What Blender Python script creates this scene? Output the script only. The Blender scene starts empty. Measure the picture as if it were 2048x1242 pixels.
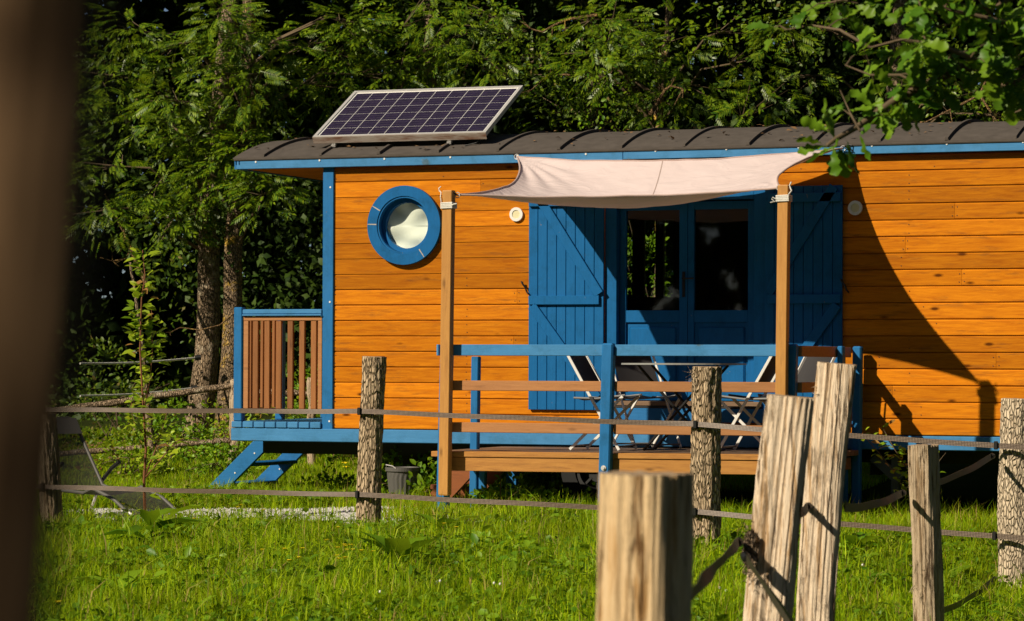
import bpy, bmesh, math, random
import numpy as np
from mathutils import Vector, Matrix, noise
random.seed(7); rng = np.random.default_rng(7)
S = bpy.context.scene
COL = S.collection
R = math.radians

# ------------------------------------------------------------------ camera, light, exposure
FPX = 5875.0                                   # focal length in pixels of a 2048 wide frame
yaw, pitch, roll = R(21), math.atan(110 / FPX), R(0.2)
CAM = Vector((9.32, -24.27, 1.26))
fw = Vector((-math.sin(yaw) * math.cos(pitch), math.cos(yaw) * math.cos(pitch), math.sin(pitch)))
r0 = Vector((math.cos(yaw), math.sin(yaw), 0)); u0 = r0.cross(fw)
rt = r0 * math.cos(roll) + u0 * math.sin(roll); up = u0 * math.cos(roll) - r0 * math.sin(roll)
cd = bpy.data.cameras.new('camera'); cam = bpy.data.objects.new('camera', cd); COL.objects.link(cam)
m = Matrix((rt, up, -fw)).transposed().to_4x4(); m.translation = CAM; cam.matrix_world = m
cd.sensor_width = 36; cd.lens = FPX / 2048 * 36; cd.clip_start = 0.05; cd.clip_end = 2000
cd.dof.use_dof = True; cd.dof.focus_distance = 22.5; cd.dof.aperture_fstop = 7.0
S.camera = cam
SUN = Vector((0.451, 0.681, -0.577)).normalized()      # direction the light travels
w = bpy.data.worlds.new('World'); S.world = w; w.use_nodes = True
nt = w.node_tree; bg = nt.nodes['Background']; sky = nt.nodes.new('ShaderNodeTexSky')
sky.sky_type = 'NISHITA'; sky.sun_disc = False
sky.air_density = 0.6; sky.dust_density = 0.4
sky.sun_elevation = math.asin(-SUN.z); sky.sun_rotation = math.atan2(-SUN.x, -SUN.y)
nt.links.new(sky.outputs[0], bg.inputs[0]); bg.inputs[1].default_value = 0.05
sl = bpy.data.lights.new('sun', 'SUN'); sl.energy = 5.0; sl.angle = R(0.55); sl.color = (1.0, 0.88, 0.68)
so = bpy.data.objects.new('sun', sl); COL.objects.link(so); so.rotation_euler = SUN.to_track_quat('-Z', 'Y').to_euler()
so.location = (-10, -15, 14)
S.view_settings.view_transform = 'Standard'; S.view_settings.look = 'None'
S.view_settings.exposure = 0.12; S.view_settings.gamma = 1; S.view_settings.use_curve_mapping = False
S.render.engine = 'CYCLES'; S.cycles.max_bounces = 6; S.cycles.diffuse_bounces = 3; S.cycles.transparent_max_bounces = 12

def at(px, py, D):                              # surveyed point at depth D from the camera station
    return CAM + (fw + rt * ((px - 1024) / FPX) + up * ((621 - py) / FPX)) * D
def aty(px, py, Y):
    d = fw + rt * ((px - 1024) / FPX) + up * ((621 - py) / FPX)
    return CAM + d * ((Y - CAM.y) / d.y)

# ------------------------------------------------------------------ materials
def newmat(name):
    mt = bpy.data.materials.new(name); mt.use_nodes = True
    n = mt.node_tree.nodes; l = mt.node_tree.links
    return mt, n, l, n['Principled BSDF']
def N(n, t, **kw):
    nd = n.new('ShaderNode' + t)
    for k, v in kw.items():
        if k in ('op',): nd.operation = v
        elif k == 'blend': nd.data_type = 'RGBA'; nd.blend_type = v
        elif hasattr(nd, k): setattr(nd, k, v)
        else: nd.inputs[k].default_value = v
    return nd
def ramp(n, stops):
    r = n.new('ShaderNodeValToRGB'); e = r.color_ramp.elements
    while len(e) < len(stops): e.new(0.5)
    for i, (p, c) in enumerate(stops):
        e[i].position = p; e[i].color = (*c, 1) if len(c) == 3 else c
    return r
def mixc(n, l, fac, a, b, blend='MIX'):
    mx = n.new('ShaderNodeMix'); mx.data_type = 'RGBA'; mx.blend_type = blend
    for sock, v in ((mx.inputs[0], fac), (mx.inputs[6], a), (mx.inputs[7], b)):
        if hasattr(v, 'links'): l.new(v, sock)
        elif isinstance(v, (int, float)): sock.default_value = v
        else: sock.default_value = (*v, 1)
    return mx.outputs[2]
def coords(n, l, scale=(1, 1, 1), rand=37.0):
    tc = n.new('ShaderNodeTexCoord'); oi = n.new('ShaderNodeObjectInfo')
    mu = N(n, 'Math', op='MULTIPLY'); mu.inputs[1].default_value = rand; l.new(oi.outputs['Random'], mu.inputs[0])
    ad = n.new('ShaderNodeVectorMath'); ad.operation = 'ADD'
    l.new(tc.outputs['Object'], ad.inputs[0]); l.new(mu.outputs[0], ad.inputs[1])
    mp = n.new('ShaderNodeMapping'); mp.inputs['Scale'].default_value = scale
    l.new(ad.outputs[0], mp.inputs[0])
    return mp.outputs[0], oi, ad.outputs[0]
def noi(n, l, vec, scale, detail=4, rough=0.55, dist=0.0):
    t = n.new('ShaderNodeTexNoise'); t.inputs['Scale'].default_value = scale; t.inputs['Detail'].default_value = detail
    t.inputs['Roughness'].default_value = rough; t.inputs['Distortion'].default_value = dist
    l.new(vec, t.inputs['Vector']); return t.outputs['Fac']
def bump(n, l, bsdf, h, strength, dist):
    b = n.new('ShaderNodeBump'); b.inputs['Strength'].default_value = strength; b.inputs['Distance'].default_value = dist
    l.new(h, b.inputs['Height']); l.new(b.outputs[0], bsdf.inputs['Normal'])

def wood(name, base, dark, axis='x', knots=0.5, rough=0.6, grain=0.35, varia=0.25, stain=(0.02, 0.014, 0.01), staina=0.35, spec=0.3, stainlo=0.56):
    mt, n, l, b = newmat(name)
    sc = {'x': (0.6, 7, 7), 'y': (7, 0.6, 7), 'z': (7, 7, 0.6)}[axis]
    v, oi, raw = coords(n, l, sc)
    g = noi(n, l, v, 6, 6, 0.65, 0.6); g2 = noi(n, l, v, 24, 3, 0.6)
    rg = ramp(n, [(0.3, (0, 0, 0)), (0.75, (1, 1, 1))]); l.new(g, rg.inputs[0])
    mu = N(n, 'Math', op='MULTIPLY'); l.new(rg.outputs[0], mu.inputs[0]); mu.inputs[1].default_value = grain
    c = mixc(n, l, mu.outputs[0], base, dark)
    mr = N(n, 'MapRange'); l.new(oi.outputs['Random'], mr.inputs[0]); mr.inputs[3].default_value = 1 - varia; mr.inputs[4].default_value = 1 + varia * 0.6
    hs = n.new('ShaderNodeHueSaturation'); l.new(mr.outputs[0], hs.inputs['Value']); l.new(c, hs.inputs['Color']); c = hs.outputs[0]
    # long soft stains and a few grey scuffs
    s1 = noi(n, l, raw, 1.7, 3, 0.6); sv = n.new('ShaderNodeMapping'); sv.inputs['Scale'].default_value = {'x': (1.2, 5, 9), 'y': (5, 1.2, 9), 'z': (9, 9, 1.2)}[axis]
    l.new(raw, sv.inputs[0]); s2 = noi(n, l, sv.outputs[0], 2.2, 5, 0.7)
    rs = ramp(n, [(stainlo, (0, 0, 0)), (stainlo + 0.2, (1, 1, 1))]); l.new(s2, rs.inputs[0])
    mu2 = N(n, 'Math', op='MULTIPLY'); l.new(rs.outputs[0], mu2.inputs[0]); mu2.inputs[1].default_value = staina
    c = mixc(n, l, mu2.outputs[0], c, stain)
    if knots:
        kv = n.new('ShaderNodeMapping'); kv.inputs['Scale'].default_value = {'x': (2.4, 5, 6.5), 'y': (5, 2.4, 6.5), 'z': (6.5, 6.5, 2.4)}[axis]
        l.new(raw, kv.inputs[0])
        vo = n.new('ShaderNodeTexVoronoi'); vo.inputs['Scale'].default_value = 1.0; l.new(kv.outputs[0], vo.inputs['Vector'])
        kr = ramp(n, [(0.045, (1, 1, 1)), (0.075, (0.55, 0.55, 0.55)), (0.13, (0, 0, 0))]); l.new(vo.outputs['Distance'], kr.inputs[0])
        km = N(n, 'Math', op='MULTIPLY'); l.new(kr.outputs[0], km.inputs[0]); km.inputs[1].default_value = knots
        c = mixc(n, l, km.outputs[0], c, tuple(x * 0.28 for x in dark))
    l.new(c, b.inputs['Base Color']); b.inputs['Roughness'].default_value = rough; b.inputs['Specular IOR Level'].default_value = spec
    bump(n, l, b, g2, 0.25, 0.004)
    return mt

def paint(name, base, rough=0.45, axis='x', moss=0.5, worn=0.25):
    mt, n, l, b = newmat(name)
    sc = {'x': (0.7, 8, 8), 'y': (8, .7, 8), 'z': (8, 8, 0.7)}[axis]
    v, oi, raw = coords(n, l, sc)
    g = noi(n, l, v, 9, 5, 0.65)
    c = mixc(n, l, g, tuple(x * 0.8 for x in base), tuple(min(1, x * 1.2) for x in base))
    big = noi(n, l, raw, 2.0, 4, 0.6); rb = ramp(n, [(0.5, (0, 0, 0)), (0.8, (1, 1, 1))]); l.new(big, rb.inputs[0])
    wm = N(n, 'Math', op='MULTIPLY'); l.new(rb.outputs[0], wm.inputs[0]); wm.inputs[1].default_value = worn
    c = mixc(n, l, wm.outputs[0], c, tuple(min(1, x * 1.5 + .03) for x in base))
    if moss:
        vo = n.new('ShaderNodeTexVoronoi'); vo.inputs['Scale'].default_value = 1.9; l.new(raw, vo.inputs['Vector'])
        fine = noi(n, l, raw, 60, 3, 0.7)
        su = N(n, 'Math', op='MULTIPLY_ADD'); l.new(fine, su.inputs[0]); su.inputs[1].default_value = 0.16; l.new(vo.outputs['Distance'], su.inputs[2])
        mr = ramp(n, [(0.135, (1, 1, 1)), (0.165, (0, 0, 0))]); l.new(su.outputs[0], mr.inputs[0])
        mm = N(n, 'Math', op='MULTIPLY'); l.new(mr.outputs[0], mm.inputs[0]); mm.inputs[1].default_value = moss
        c = mixc(n, l, mm.outputs[0], c, (0.10, 0.10, 0.03))
    mpc = n.new('ShaderNodeMapping'); mpc.inputs['Scale'].default_value = {'x': (.5, 1, 1), 'y': (1, .5, 1), 'z': (1, 1, .5)}[axis]; l.new(raw, mpc.inputs[0])
    ch = noi(n, l, mpc.outputs[0], 26, 6, 0.72); chr_ = ramp(n, [(0.685, (0, 0, 0)), (0.70, (1, 1, 1))]); l.new(ch, chr_.inputs[0])
    cm = N(n, 'Math', op='MULTIPLY'); l.new(chr_.outputs[0], cm.inputs[0]); cm.inputs[1].default_value = .75
    c = mixc(n, l, cm.outputs[0], c, (0.26, 0.22, 0.17))
    gr = noi(n, l, raw, 5, 7, 0.75); gm = ramp(n, [(0.5, (1, 1, 1)), (0.78, (.62, .64, .58))]); l.new(gr, gm.inputs[0]); c = mixc(n, l, 1.0, c, gm.outputs[0], 'MULTIPLY')
    l.new(c, b.inputs['Base Color']); b.inputs['Roughness'].default_value = rough; b.inputs['Specular IOR Level'].default_value = 0.14
    bump(n, l, b, g, 0.3, 0.003)
    return mt

def plain(name, col, rough=0.5, metal=0.0, nscale=12, var=0.2, bmp=0.1, spec=0.4):
    mt, n, l, b = newmat(name)
    v, oi, raw = coords(n, l)
    f = noi(n, l, v, nscale, 5, 0.6)
    c = mixc(n, l, f, tuple(x * (1 - var) for x in col), tuple(min(1, x * (1 + var)) for x in col))
    l.new(c, b.inputs['Base Color']); b.inputs['Roughness'].default_value = rough; b.inputs['Metallic'].default_value = metal
    b.inputs['Specular IOR Level'].default_value = spec
    if bmp: bump(n, l, b, f, bmp, 0.01)
    return mt

def leafmat(name, c1, c2, trans=0.3, rough=0.45, dead=None, spec=0.3, pscale=0.9, lowv=0.72):
    mt, n, l, b = newmat(name)
    ge = n.new('ShaderNodeNewGeometry'); oi = n.new('ShaderNodeObjectInfo')
    ad = N(n, 'Math', op='ADD'); l.new(ge.outputs['Random Per Island'], ad.inputs[0]); l.new(oi.outputs['Random'], ad.inputs[1])
    fr = N(n, 'Math', op='FRACT'); l.new(ad.outputs[0], fr.inputs[0])
    st = [(0.0, c1), (0.93, c2)]
    if dead: st += [(0.955, dead)]
    r = ramp(n, st); l.new(fr.outputs[0], r.inputs[0])
    lo = noi(n, l, ge.outputs['Position'], pscale, 3, 0.6); mr = N(n, 'MapRange'); l.new(lo, mr.inputs[0]); mr.inputs[1].default_value = 0.3; mr.inputs[2].default_value = 0.7
    mr.inputs[3].default_value = lowv; mr.inputs[4].default_value = 1.25
    hs = n.new('ShaderNodeHueSaturation'); l.new(mr.outputs[0], hs.inputs['Value']); l.new(r.outputs[0], hs.inputs['Color'])
    l.new(hs.outputs[0], b.inputs['Base Color']); b.inputs['Roughness'].default_value = rough; b.inputs['Specular IOR Level'].default_value = spec
    tr = n.new('ShaderNodeBsdfTranslucent'); hm = n.new('ShaderNodeHueSaturation'); hm.inputs['Value'].default_value = 1.5; hm.inputs['Hue'].default_value = 0.485
    l.new(hs.outputs[0], hm.inputs['Color']); l.new(hm.outputs[0], tr.inputs['Color'])
    mx = n.new('ShaderNodeMixShader'); mx.inputs[0].default_value = trans
    l.new(b.outputs[0], mx.inputs[1]); l.new(tr.outputs[0], mx.inputs[2])
    l.new(mx.outputs[0], n['Material Output'].inputs[0])
    return mt

def barkmat(name, c1, c2, lichen=None, stretch=0.25, scale=14, bs=0.8, bd=0.02):
    mt, n, l, b = newmat(name)
    v, oi, raw = coords(n, l, (1, 1, stretch))
    f = noi(n, l, v, scale, 8, 0.7, 0.4)
    vo = n.new('ShaderNodeTexVoronoi'); vo.feature = 'DISTANCE_TO_EDGE'; vo.inputs['Scale'].default_value = scale * 2.2; l.new(v, vo.inputs['Vector'])
    vr = ramp(n, [(0.0, (0, 0, 0)), (0.18, (1, 1, 1))]); l.new(vo.outputs['Distance'], vr.inputs[0])
    rr = ramp(n, [(0.3, c1), (0.7, c2)]); l.new(f, rr.inputs[0])
    c = mixc(n, l, vr.outputs[0], tuple(x * 0.6 for x in c1), rr.outputs[0])
    if lichen:
        lf = noi(n, l, raw, 3.5, 6, 0.75); lr = ramp(n, [(0.55, (0, 0, 0)), (0.62, (1, 1, 1))]); l.new(lf, lr.inputs[0])
        c = mixc(n, l, lr.outputs[0], c, lichen)
    l.new(c, b.inputs['Base Color']); b.inputs['Roughness'].default_value = 0.85; b.inputs['Specular IOR Level'].default_value = 0.15
    ad = N(n, 'Math', op='ADD'); l.new(f, ad.inputs[0]); l.new(vr.outputs[0], ad.inputs[1])
    bump(n, l, b, ad.outputs[0], bs, bd)
    return mt

def splitmat(name, light, mid, dark, streak=0.5):
    mt, n, l, b = newmat(name)
    v, oi, raw = coords(n, l, (1, 1, 0.07))
    ws = noi(n, l, raw, 4.0, 3, 0.6)
    f = noi(n, l, v, 34, 9, 0.72, 0.35); f2 = noi(n, l, v, 95, 5, 0.7, 0.2)
    r = ramp(n, [(0.28, tuple(x * .45 for x in mid)), (0.40, mid), (0.50, light), (0.62, tuple(x * 0.88 for x in light)), (0.72, mid)]); l.new(f, r.inputs[0])
    mp = n.new('ShaderNodeMapping'); mp.inputs['Scale'].default_value = (1, 1, .4); l.new(raw, mp.inputs[0])
    lo = noi(n, l, mp.outputs[0], 7.0, 7, 0.78, 0.3); lr = ramp(n, [(0.50, (0, 0, 0)), (0.60, (1, 1, 1))]); l.new(lo, lr.inputs[0])
    fr = ramp(n, [(0.38, (0, 0, 0)), (0.62, (1, 1, 1))]); l.new(f2, fr.inputs[0])
    mu = N(n, 'Math', op='MULTIPLY'); l.new(lr.outputs[0], mu.inputs[0]); l.new(fr.outputs[0], mu.inputs[1])
    mu2 = N(n, 'Math', op='MULTIPLY'); l.new(mu.outputs[0], mu2.inputs[0]); mu2.inputs[1].default_value = streak
    c = mixc(n, l, mu2.outputs[0], r.outputs[0], dark)
    mc = n.new('ShaderNodeMapping'); mc.inputs['Scale'].default_value = (1, 1, .035); l.new(raw, mc.inputs[0])
    ck = noi(n, l, mc.outputs[0], 26, 4, 0.6, 0.15)
    cr = ramp(n, [(0.0, (1, 1, 1)), (0.385, (1, 1, 1)), (0.40, (0.2, 0.13, 0.08)), (0.412, (0.2, 0.13, 0.08)), (0.425, (1, 1, 1))]); l.new(ck, cr.inputs[0])
    c = mixc(n, l, .85, c, cr.outputs[0], 'MULTIPLY')
    l.new(c, b.inputs['Base Color']); b.inputs['Roughness'].default_value = 0.8; b.inputs['Specular IOR Level'].default_value = 0.1
    ad = N(n, 'Math', op='ADD'); l.new(f, ad.inputs[0]); l.new(f2, ad.inputs[1]); cb = N(n, 'Math', op='ADD'); l.new(ad.outputs[0], cb.inputs[0]); l.new(cr.outputs[0], cb.inputs[1])
    bump(n, l, b, cb.outputs[0], 1.0, 0.012)
    return mt

M = {}
M['siding'] = wood('orange_stained_siding', (0.70, 0.240, 0.008), (0.40, 0.100, 0.004), 'x', 1.2, 0.55, 0.95, 0.3, (0.14, 0.055, 0.018), 0.7, spec=0.06, stainlo=0.55)
M['blue'] = paint('blue_paint', (0.024, 0.155, 0.385), axis='x', worn=0.3)
M['bluez'] = paint('blue_paint_upright', (0.022, 0.155, 0.385), axis='z', worn=0.18)
M['bluefade'] = paint('sun_faded_blue_paint', (0.060, 0.225, 0.46), axis='x', worn=0.35)
M['blueshut'] = paint('blue_paint_boards', (0.008, 0.120, 0.330), axis='z', moss=0.35, worn=0.08)
M['postwood'] = wood('new_pine_post', (0.60, 0.30, 0.075), (0.42, 0.18, 0.04), 'z', 0.6, 0.6, 0.8, 0.1, (0.12, 0.05, 0.02), 0.4)
M['deckedge'] = wood('oiled_deck_edge', (0.52, 0.245, 0.055), (0.30, 0.115, 0.025), 'x', 0.6, 0.55, 0.8, 0.15, (0.09, 0.035, 0.015), 0.6)
M['deckboard'] = wood('weathered_deck_board', (0.22, 0.14, 0.085), (0.12, 0.07, 0.04), 'x', 0.3, 0.6, 0.8, 0.25, (0.05, 0.035, 0.025), 0.5)
M['railwood'] = wood('brown_rail_wood', (0.44, 0.20, 0.075), (0.28, 0.115, 0.04), 'x', 0.4, 0.6, 0.7, 0.12, (0.09, 0.04, 0.02), 0.4)
M['redwood'] = wood('reddish_step_wood', (0.28, 0.085, 0.022), (0.17, 0.05, 0.014), 'x', 0.2, 0.55, 0.7, 0.2, (0.06, 0.025, 0.015), 0.5)
M['baluster'] = wood('baluster_wood', (0.34, 0.135, 0.04), (0.2, 0.075, 0.022), 'z', 0.4, 0.6, 0.8, 0.25, (0.07, 0.03, 0.015), 0.5)
M['roof'] = plain('bitumen_roof_felt', (0.090, 0.076, 0.066), 0.9, 0, 9, 0.4, 0.3, 0.2)
M['dark'] = plain('dark_steel', (0.02, 0.02, 0.02), 0.6)
M['greysteel'] = plain('grey_steel', (0.12, 0.12, 0.125), 0.5, 0.3)
M['rubber'] = plain('tyre_rubber', (0.012, 0.012, 0.012), 0.8)
M['inside'] = plain('dark_interior_panelling', (0.10, 0.05, 0.02), 0.7)
M['alu'] = plain('aluminium_frame', (0.68, 0.66, 0.64), 0.4, 0.4, 25, 0.12)
M['rustalu'] = wood('rust_stained_frame', (0.4, 0.36, 0.32), (0.28, 0.2, 0.15), 'x', 0, 0.6, 0.6, 0.1, (0.16, 0.055, 0.02), 0.95, stainlo=0.42)
M['white'] = plain('white_enamel', (0.8, 0.79, 0.75), 0.35, 0, 20, 0.04, 0)
M['lens'] = plain('cream_lamp_lens', (0.74, 0.68, 0.42), 0.4, 0, 20, 0.05, 0)
M['rope'] = plain('white_cord', (0.72, 0.7, 0.64), 0.8, 0, 120, 0.3, 0.5)
M['sling'] = plain('black_mesh_sling', (0.03, 0.028, 0.03), 0.65, 0, 150, 0.3, 0.2)
M['chairmetal'] = plain('white_lacquered_bar', (0.74, 0.73, 0.7), 0.4, 0, 20, 0.05, 0)
M['chairgrey'] = plain('grey_lacquered_bar', (0.2, 0.2, 0.2), 0.45, 0, 20, 0.05, 0)
M['tabletop'] = plain('grey_table_top', (0.28, 0.29, 0.28), 0.4, 0, 30, 0.08, 0)
M['blacktube'] = plain('black_tube', (0.015, 0.015, 0.016), 0.4)
M['bin'] = plain('grey_plastic', (0.10, 0.095, 0.088), 0.6, 0, 6, 0.15, 0.05)
M['black'] = plain('black_plastic', (0.012, 0.012, 0.012), 0.45)
M['bark'] = barkmat('post_bark', (0.42, 0.30, 0.18), (0.80, 0.62, 0.42), None, 0.22, 26, 1.0, 0.02)
M['barkpale'] = barkmat('pale_post_bark', (0.52, 0.40, 0.27), (0.85, 0.71, 0.53), None, 0.35, 24, 0.9, 0.014)
M['trunk'] = barkmat('ash_bark', (0.27, 0.19, 0.12), (0.56, 0.41, 0.27), (0.56, 0.46, 0.33), 0.3, 22, 1.0, 0.03)
M['trunkyellow'] = barkmat('lichen_bark', (0.21, 0.145, 0.095), (0.46, 0.33, 0.20), (0.66, 0.42, 0.07), 0.4, 22, 1.0, 0.03)
M['darktrunk'] = barkmat('dark_smooth_bark', (0.30, 0.17, 0.08), (0.52, 0.33, 0.18), None, 0.4, 9, 0.6, 0.01)
M['twig'] = plain('twig_bark', (0.13, 0.09, 0.05), 0.8)
M['redtwig'] = plain('red_brown_stem', (0.2, 0.075, 0.03), 0.6)
M['split'] = splitmat('split_chestnut', (0.90, 0.73, 0.54), (0.58, 0.37, 0.19), (0.13, 0.08, 0.04), 0.9)
M['splitgrey'] = splitmat('weathered_split_chestnut', (0.58, 0.45, 0.31), (0.34, 0.23, 0.13), (0.09, 0.06, 0.035), 0.9)
M['splitnear'] = splitmat('sawn_near_post', (0.90, 0.66, 0.38), (0.60, 0.34, 0.13), (0.20, 0.10, 0.035), 0.8)
M['endgrain'] = plain('end_grain', (0.36, 0.25, 0.15), 0.85, 0, 40, 0.3, 0.4)
M['grass'] = leafmat('grass_blades', (0.14, 0.30, 0.004), (0.44, 0.56, 0.007), 0.36, 0.5, (0.50, 0.38, 0.12), 0.15, 2.2, 0.5)
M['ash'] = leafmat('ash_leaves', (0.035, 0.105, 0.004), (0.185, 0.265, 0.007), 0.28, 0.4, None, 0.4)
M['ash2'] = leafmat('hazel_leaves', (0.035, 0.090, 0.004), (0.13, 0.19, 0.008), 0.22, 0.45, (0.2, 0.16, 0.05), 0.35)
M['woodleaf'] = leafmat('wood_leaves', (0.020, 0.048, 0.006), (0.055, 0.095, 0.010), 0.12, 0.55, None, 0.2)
M['oak'] = leafmat('oak_leaves', (0.050, 0.140, 0.007), (0.155, 0.27, 0.012), 0.28, 0.45, None, 0.25)
M['pear'] = leafmat('sapling_leaves', (0.14, 0.27, 0.008), (0.36, 0.46, 0.02), 0.35, 0.4, (0.36, 0.2, 0.05), 0.35)
M['weed'] = leafmat('weed_leaves', (0.07, 0.18, 0.005), (0.20, 0.33, 0.010), 0.3, 0.45, None, 0.3)
M['petal'] = plain('buttercup_petal', (0.95, 0.72, 0.02), 0.4, 0, 10, 0.1, 0)

def soil():
    mt, n, l, b = newmat('soil_under_grass')
    v, oi, raw = coords(n, l, rand=0)
    f = noi(n, l, v, 3, 8, 0.65); f2 = noi(n, l, v, 45, 4, 0.6)
    r = ramp(n, [(0.35, (0.02, 0.03, 0.004)), (0.6, (0.03, 0.042, 0.005)), (0.75, (0.05, 0.035, 0.015))]); l.new(f, r.inputs[0])
    l.new(r.outputs[0], b.inputs['Base Color']); b.inputs['Roughness'].default_value = 0.95; b.inputs['Specular IOR Level'].default_value = 0.1
    bump(n, l, b, f2, 0.8, 0.03); return mt
M['soil'] = soil()
M['gravel'] = plain('white_gravel', (0.62, 0.6, 0.57), 0.8, 0, 70, 0.3, 0.4)

def tapemat():
    mt, n, l, b = newmat('woven_fence_tape')
    uv = n.new('ShaderNodeUVMap'); sp = n.new('ShaderNodeSeparateXYZ'); l.new(uv.outputs[0], sp.inputs[0])
    # five bright twisted strands across the width, dotted along the length
    a = N(n, 'Math', op='MULTIPLY'); l.new(sp.outputs[1], a.inputs[0]); a.inputs[1].default_value = 4.0
    fr = N(n, 'Math', op='FRACT'); l.new(a.outputs[0], fr.inputs[0])
    pp = N(n, 'Math', op='PINGPONG'); l.new(fr.outputs[0], pp.inputs[0]); pp.inputs[1].default_value = 0.5
    g1 = N(n, 'Math', op='GREATER_THAN'); l.new(pp.outputs[0], g1.inputs[0]); g1.inputs[1].default_value = 0.24
    u = N(n, 'Math', op='MULTIPLY'); l.new(sp.outputs[0], u.inputs[0]); u.inputs[1].default_value = 95.0
    fu = N(n, 'Math', op='FRACT'); l.new(u.outputs[0], fu.inputs[0])
    g2 = N(n, 'Math', op='GREATER_THAN'); l.new(fu.outputs[0], g2.inputs[0]); g2.inputs[1].default_value = 0.38
    mm = N(n, 'Math', op='MULTIPLY'); l.new(g1.outputs[0], mm.inputs[0]); l.new(g2.outputs[0], mm.inputs[1])
    c = mixc(n, l, mm.outputs[0], (0.040, 0.025, 0.018), (0.36, 0.27, 0.21))
    l.new(c, b.inputs['Base Color']); b.inputs['Roughness'].default_value = 0.5
    return mt
M['tape'] = tapemat()
M['darktape'] = plain('dark_gate_tape', (0.05, 0.04, 0.028), 0.5, 0, 200, 0.6, 0.3)

def glassmat(name, tint, rough=0.02, f=1.0):
    mt, n, l, b = newmat(name)
    n.remove(b); gl = n.new('ShaderNodeBsdfGlossy'); gl.inputs['Roughness'].default_value = rough
    tr = n.new('ShaderNodeBsdfTransparent'); tr.inputs[0].default_value = (*tint, 1)
    lw = n.new('ShaderNodeLayerWeight'); pw = N(n, 'Math', op='POWER'); l.new(lw.outputs['Facing'], pw.inputs[0]); pw.inputs[1].default_value = 4.0
    fr = N(n, 'Math', op='MULTIPLY_ADD'); l.new(pw.outputs[0], fr.inputs[0]); fr.inputs[1].default_value = 0.8; fr.inputs[2].default_value = 0.03
    mx = n.new('ShaderNodeMixShader'); l.new(fr.outputs[0], mx.inputs[0]); l.new(tr.outputs[0], mx.inputs[1]); l.new(gl.outputs[0], mx.inputs[2])
    l.new(mx.outputs[0], n['Material Output'].inputs[0]); return mt
M['glass'] = glassmat('window_glass', (0.93, 0.95, 0.93))
def sailmat():
    mt, n, l, b = newmat('sail_canvas')
    v, oi, raw = coords(n, l, (1, 1, 1), 0); wr = n.new('ShaderNodeMapping'); wr.inputs['Scale'].default_value = (3.0, 9, 6); wr.inputs['Rotation'].default_value = (0, 0, 0.6); l.new(raw, wr.inputs[0])
    f = noi(n, l, wr.outputs[0], 1.4, 3, 0.5, 0.6)
    c = mixc(n, l, f, (0.68, 0.56, 0.55), (0.76, 0.64, 0.63))
    l.new(c, b.inputs['Base Color']); b.inputs['Roughness'].default_value = 0.8; b.inputs['Specular IOR Level'].default_value = 0.15
    bump(n, l, b, f, 0.5, 0.03)
    tr = n.new('ShaderNodeBsdfTranslucent'); tr.inputs[0].default_value = (0.35, 0.2, 0.13, 1)
    mx = n.new('ShaderNodeMixShader'); mx.inputs[0].default_value = 0.16; l.new(b.outputs[0], mx.inputs[1]); l.new(tr.outputs[0], mx.inputs[2])
    l.new(mx.outputs[0], n['Material Output'].inputs[0]); return mt
M['sail'] = sailmat()
def meshfabric():
    mt, n, l, b = newmat('lounger_mesh_fabric')
    b.inputs['Base Color'].default_value = (0.035, 0.030, 0.027, 1); b.inputs['Roughness'].default_value = 0.7
    tr = n.new('ShaderNodeBsdfTransparent'); mx = n.new('ShaderNodeMixShader'); mx.inputs[0].default_value = 0.25
    l.new(b.outputs[0], mx.inputs[1]); l.new(tr.outputs[0], mx.inputs[2]); l.new(mx.outputs[0], n['Material Output'].inputs[0]); return mt
M['lounge'] = meshfabric()
def cellmat():
    mt, n, l, b = newmat('solar_cell_silicon')
    v, oi, raw = coords(n, l, (1, 1, 1), 11)
    vo = n.new('ShaderNodeTexVoronoi'); vo.inputs['Scale'].default_value = 45; l.new(v, vo.inputs['Vector'])
    c = mixc(n, l, vo.outputs['Color'], (0.016, 0.012, 0.030), (0.030, 0.020, 0.055))
    # bus bars run across the cell
    tc = n.new('ShaderNodeTexCoord'); sp = n.new('ShaderNodeSeparateXYZ'); l.new(tc.outputs['Object'], sp.inputs[0])
    a = N(n, 'Math', op='MULTIPLY'); l.new(sp.outputs[1], a.inputs[0]); a.inputs[1].default_value = 19.0
    fr = N(n, 'Math', op='FRACT'); l.new(a.outputs[0], fr.inputs[0]); g = N(n, 'Math', op='GREATER_THAN'); l.new(fr.outputs[0], g.inputs[0]); g.inputs[1].default_value = 0.95
    c2 = mixc(n, l, g.outputs[0], c, (0.12, 0.10, 0.10))
    l.new(c2, b.inputs['Base Color']); b.inputs['Roughness'].default_value = 0.25; b.inputs['Specular IOR Level'].default_value = 0.35; return mt
M['cell'] = cellmat()
M['curtain'] = plain('pale_blind_cloth', (0.94, 0.94, 0.88), 0.8, 0, 3, 0.06, 0.1)

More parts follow.
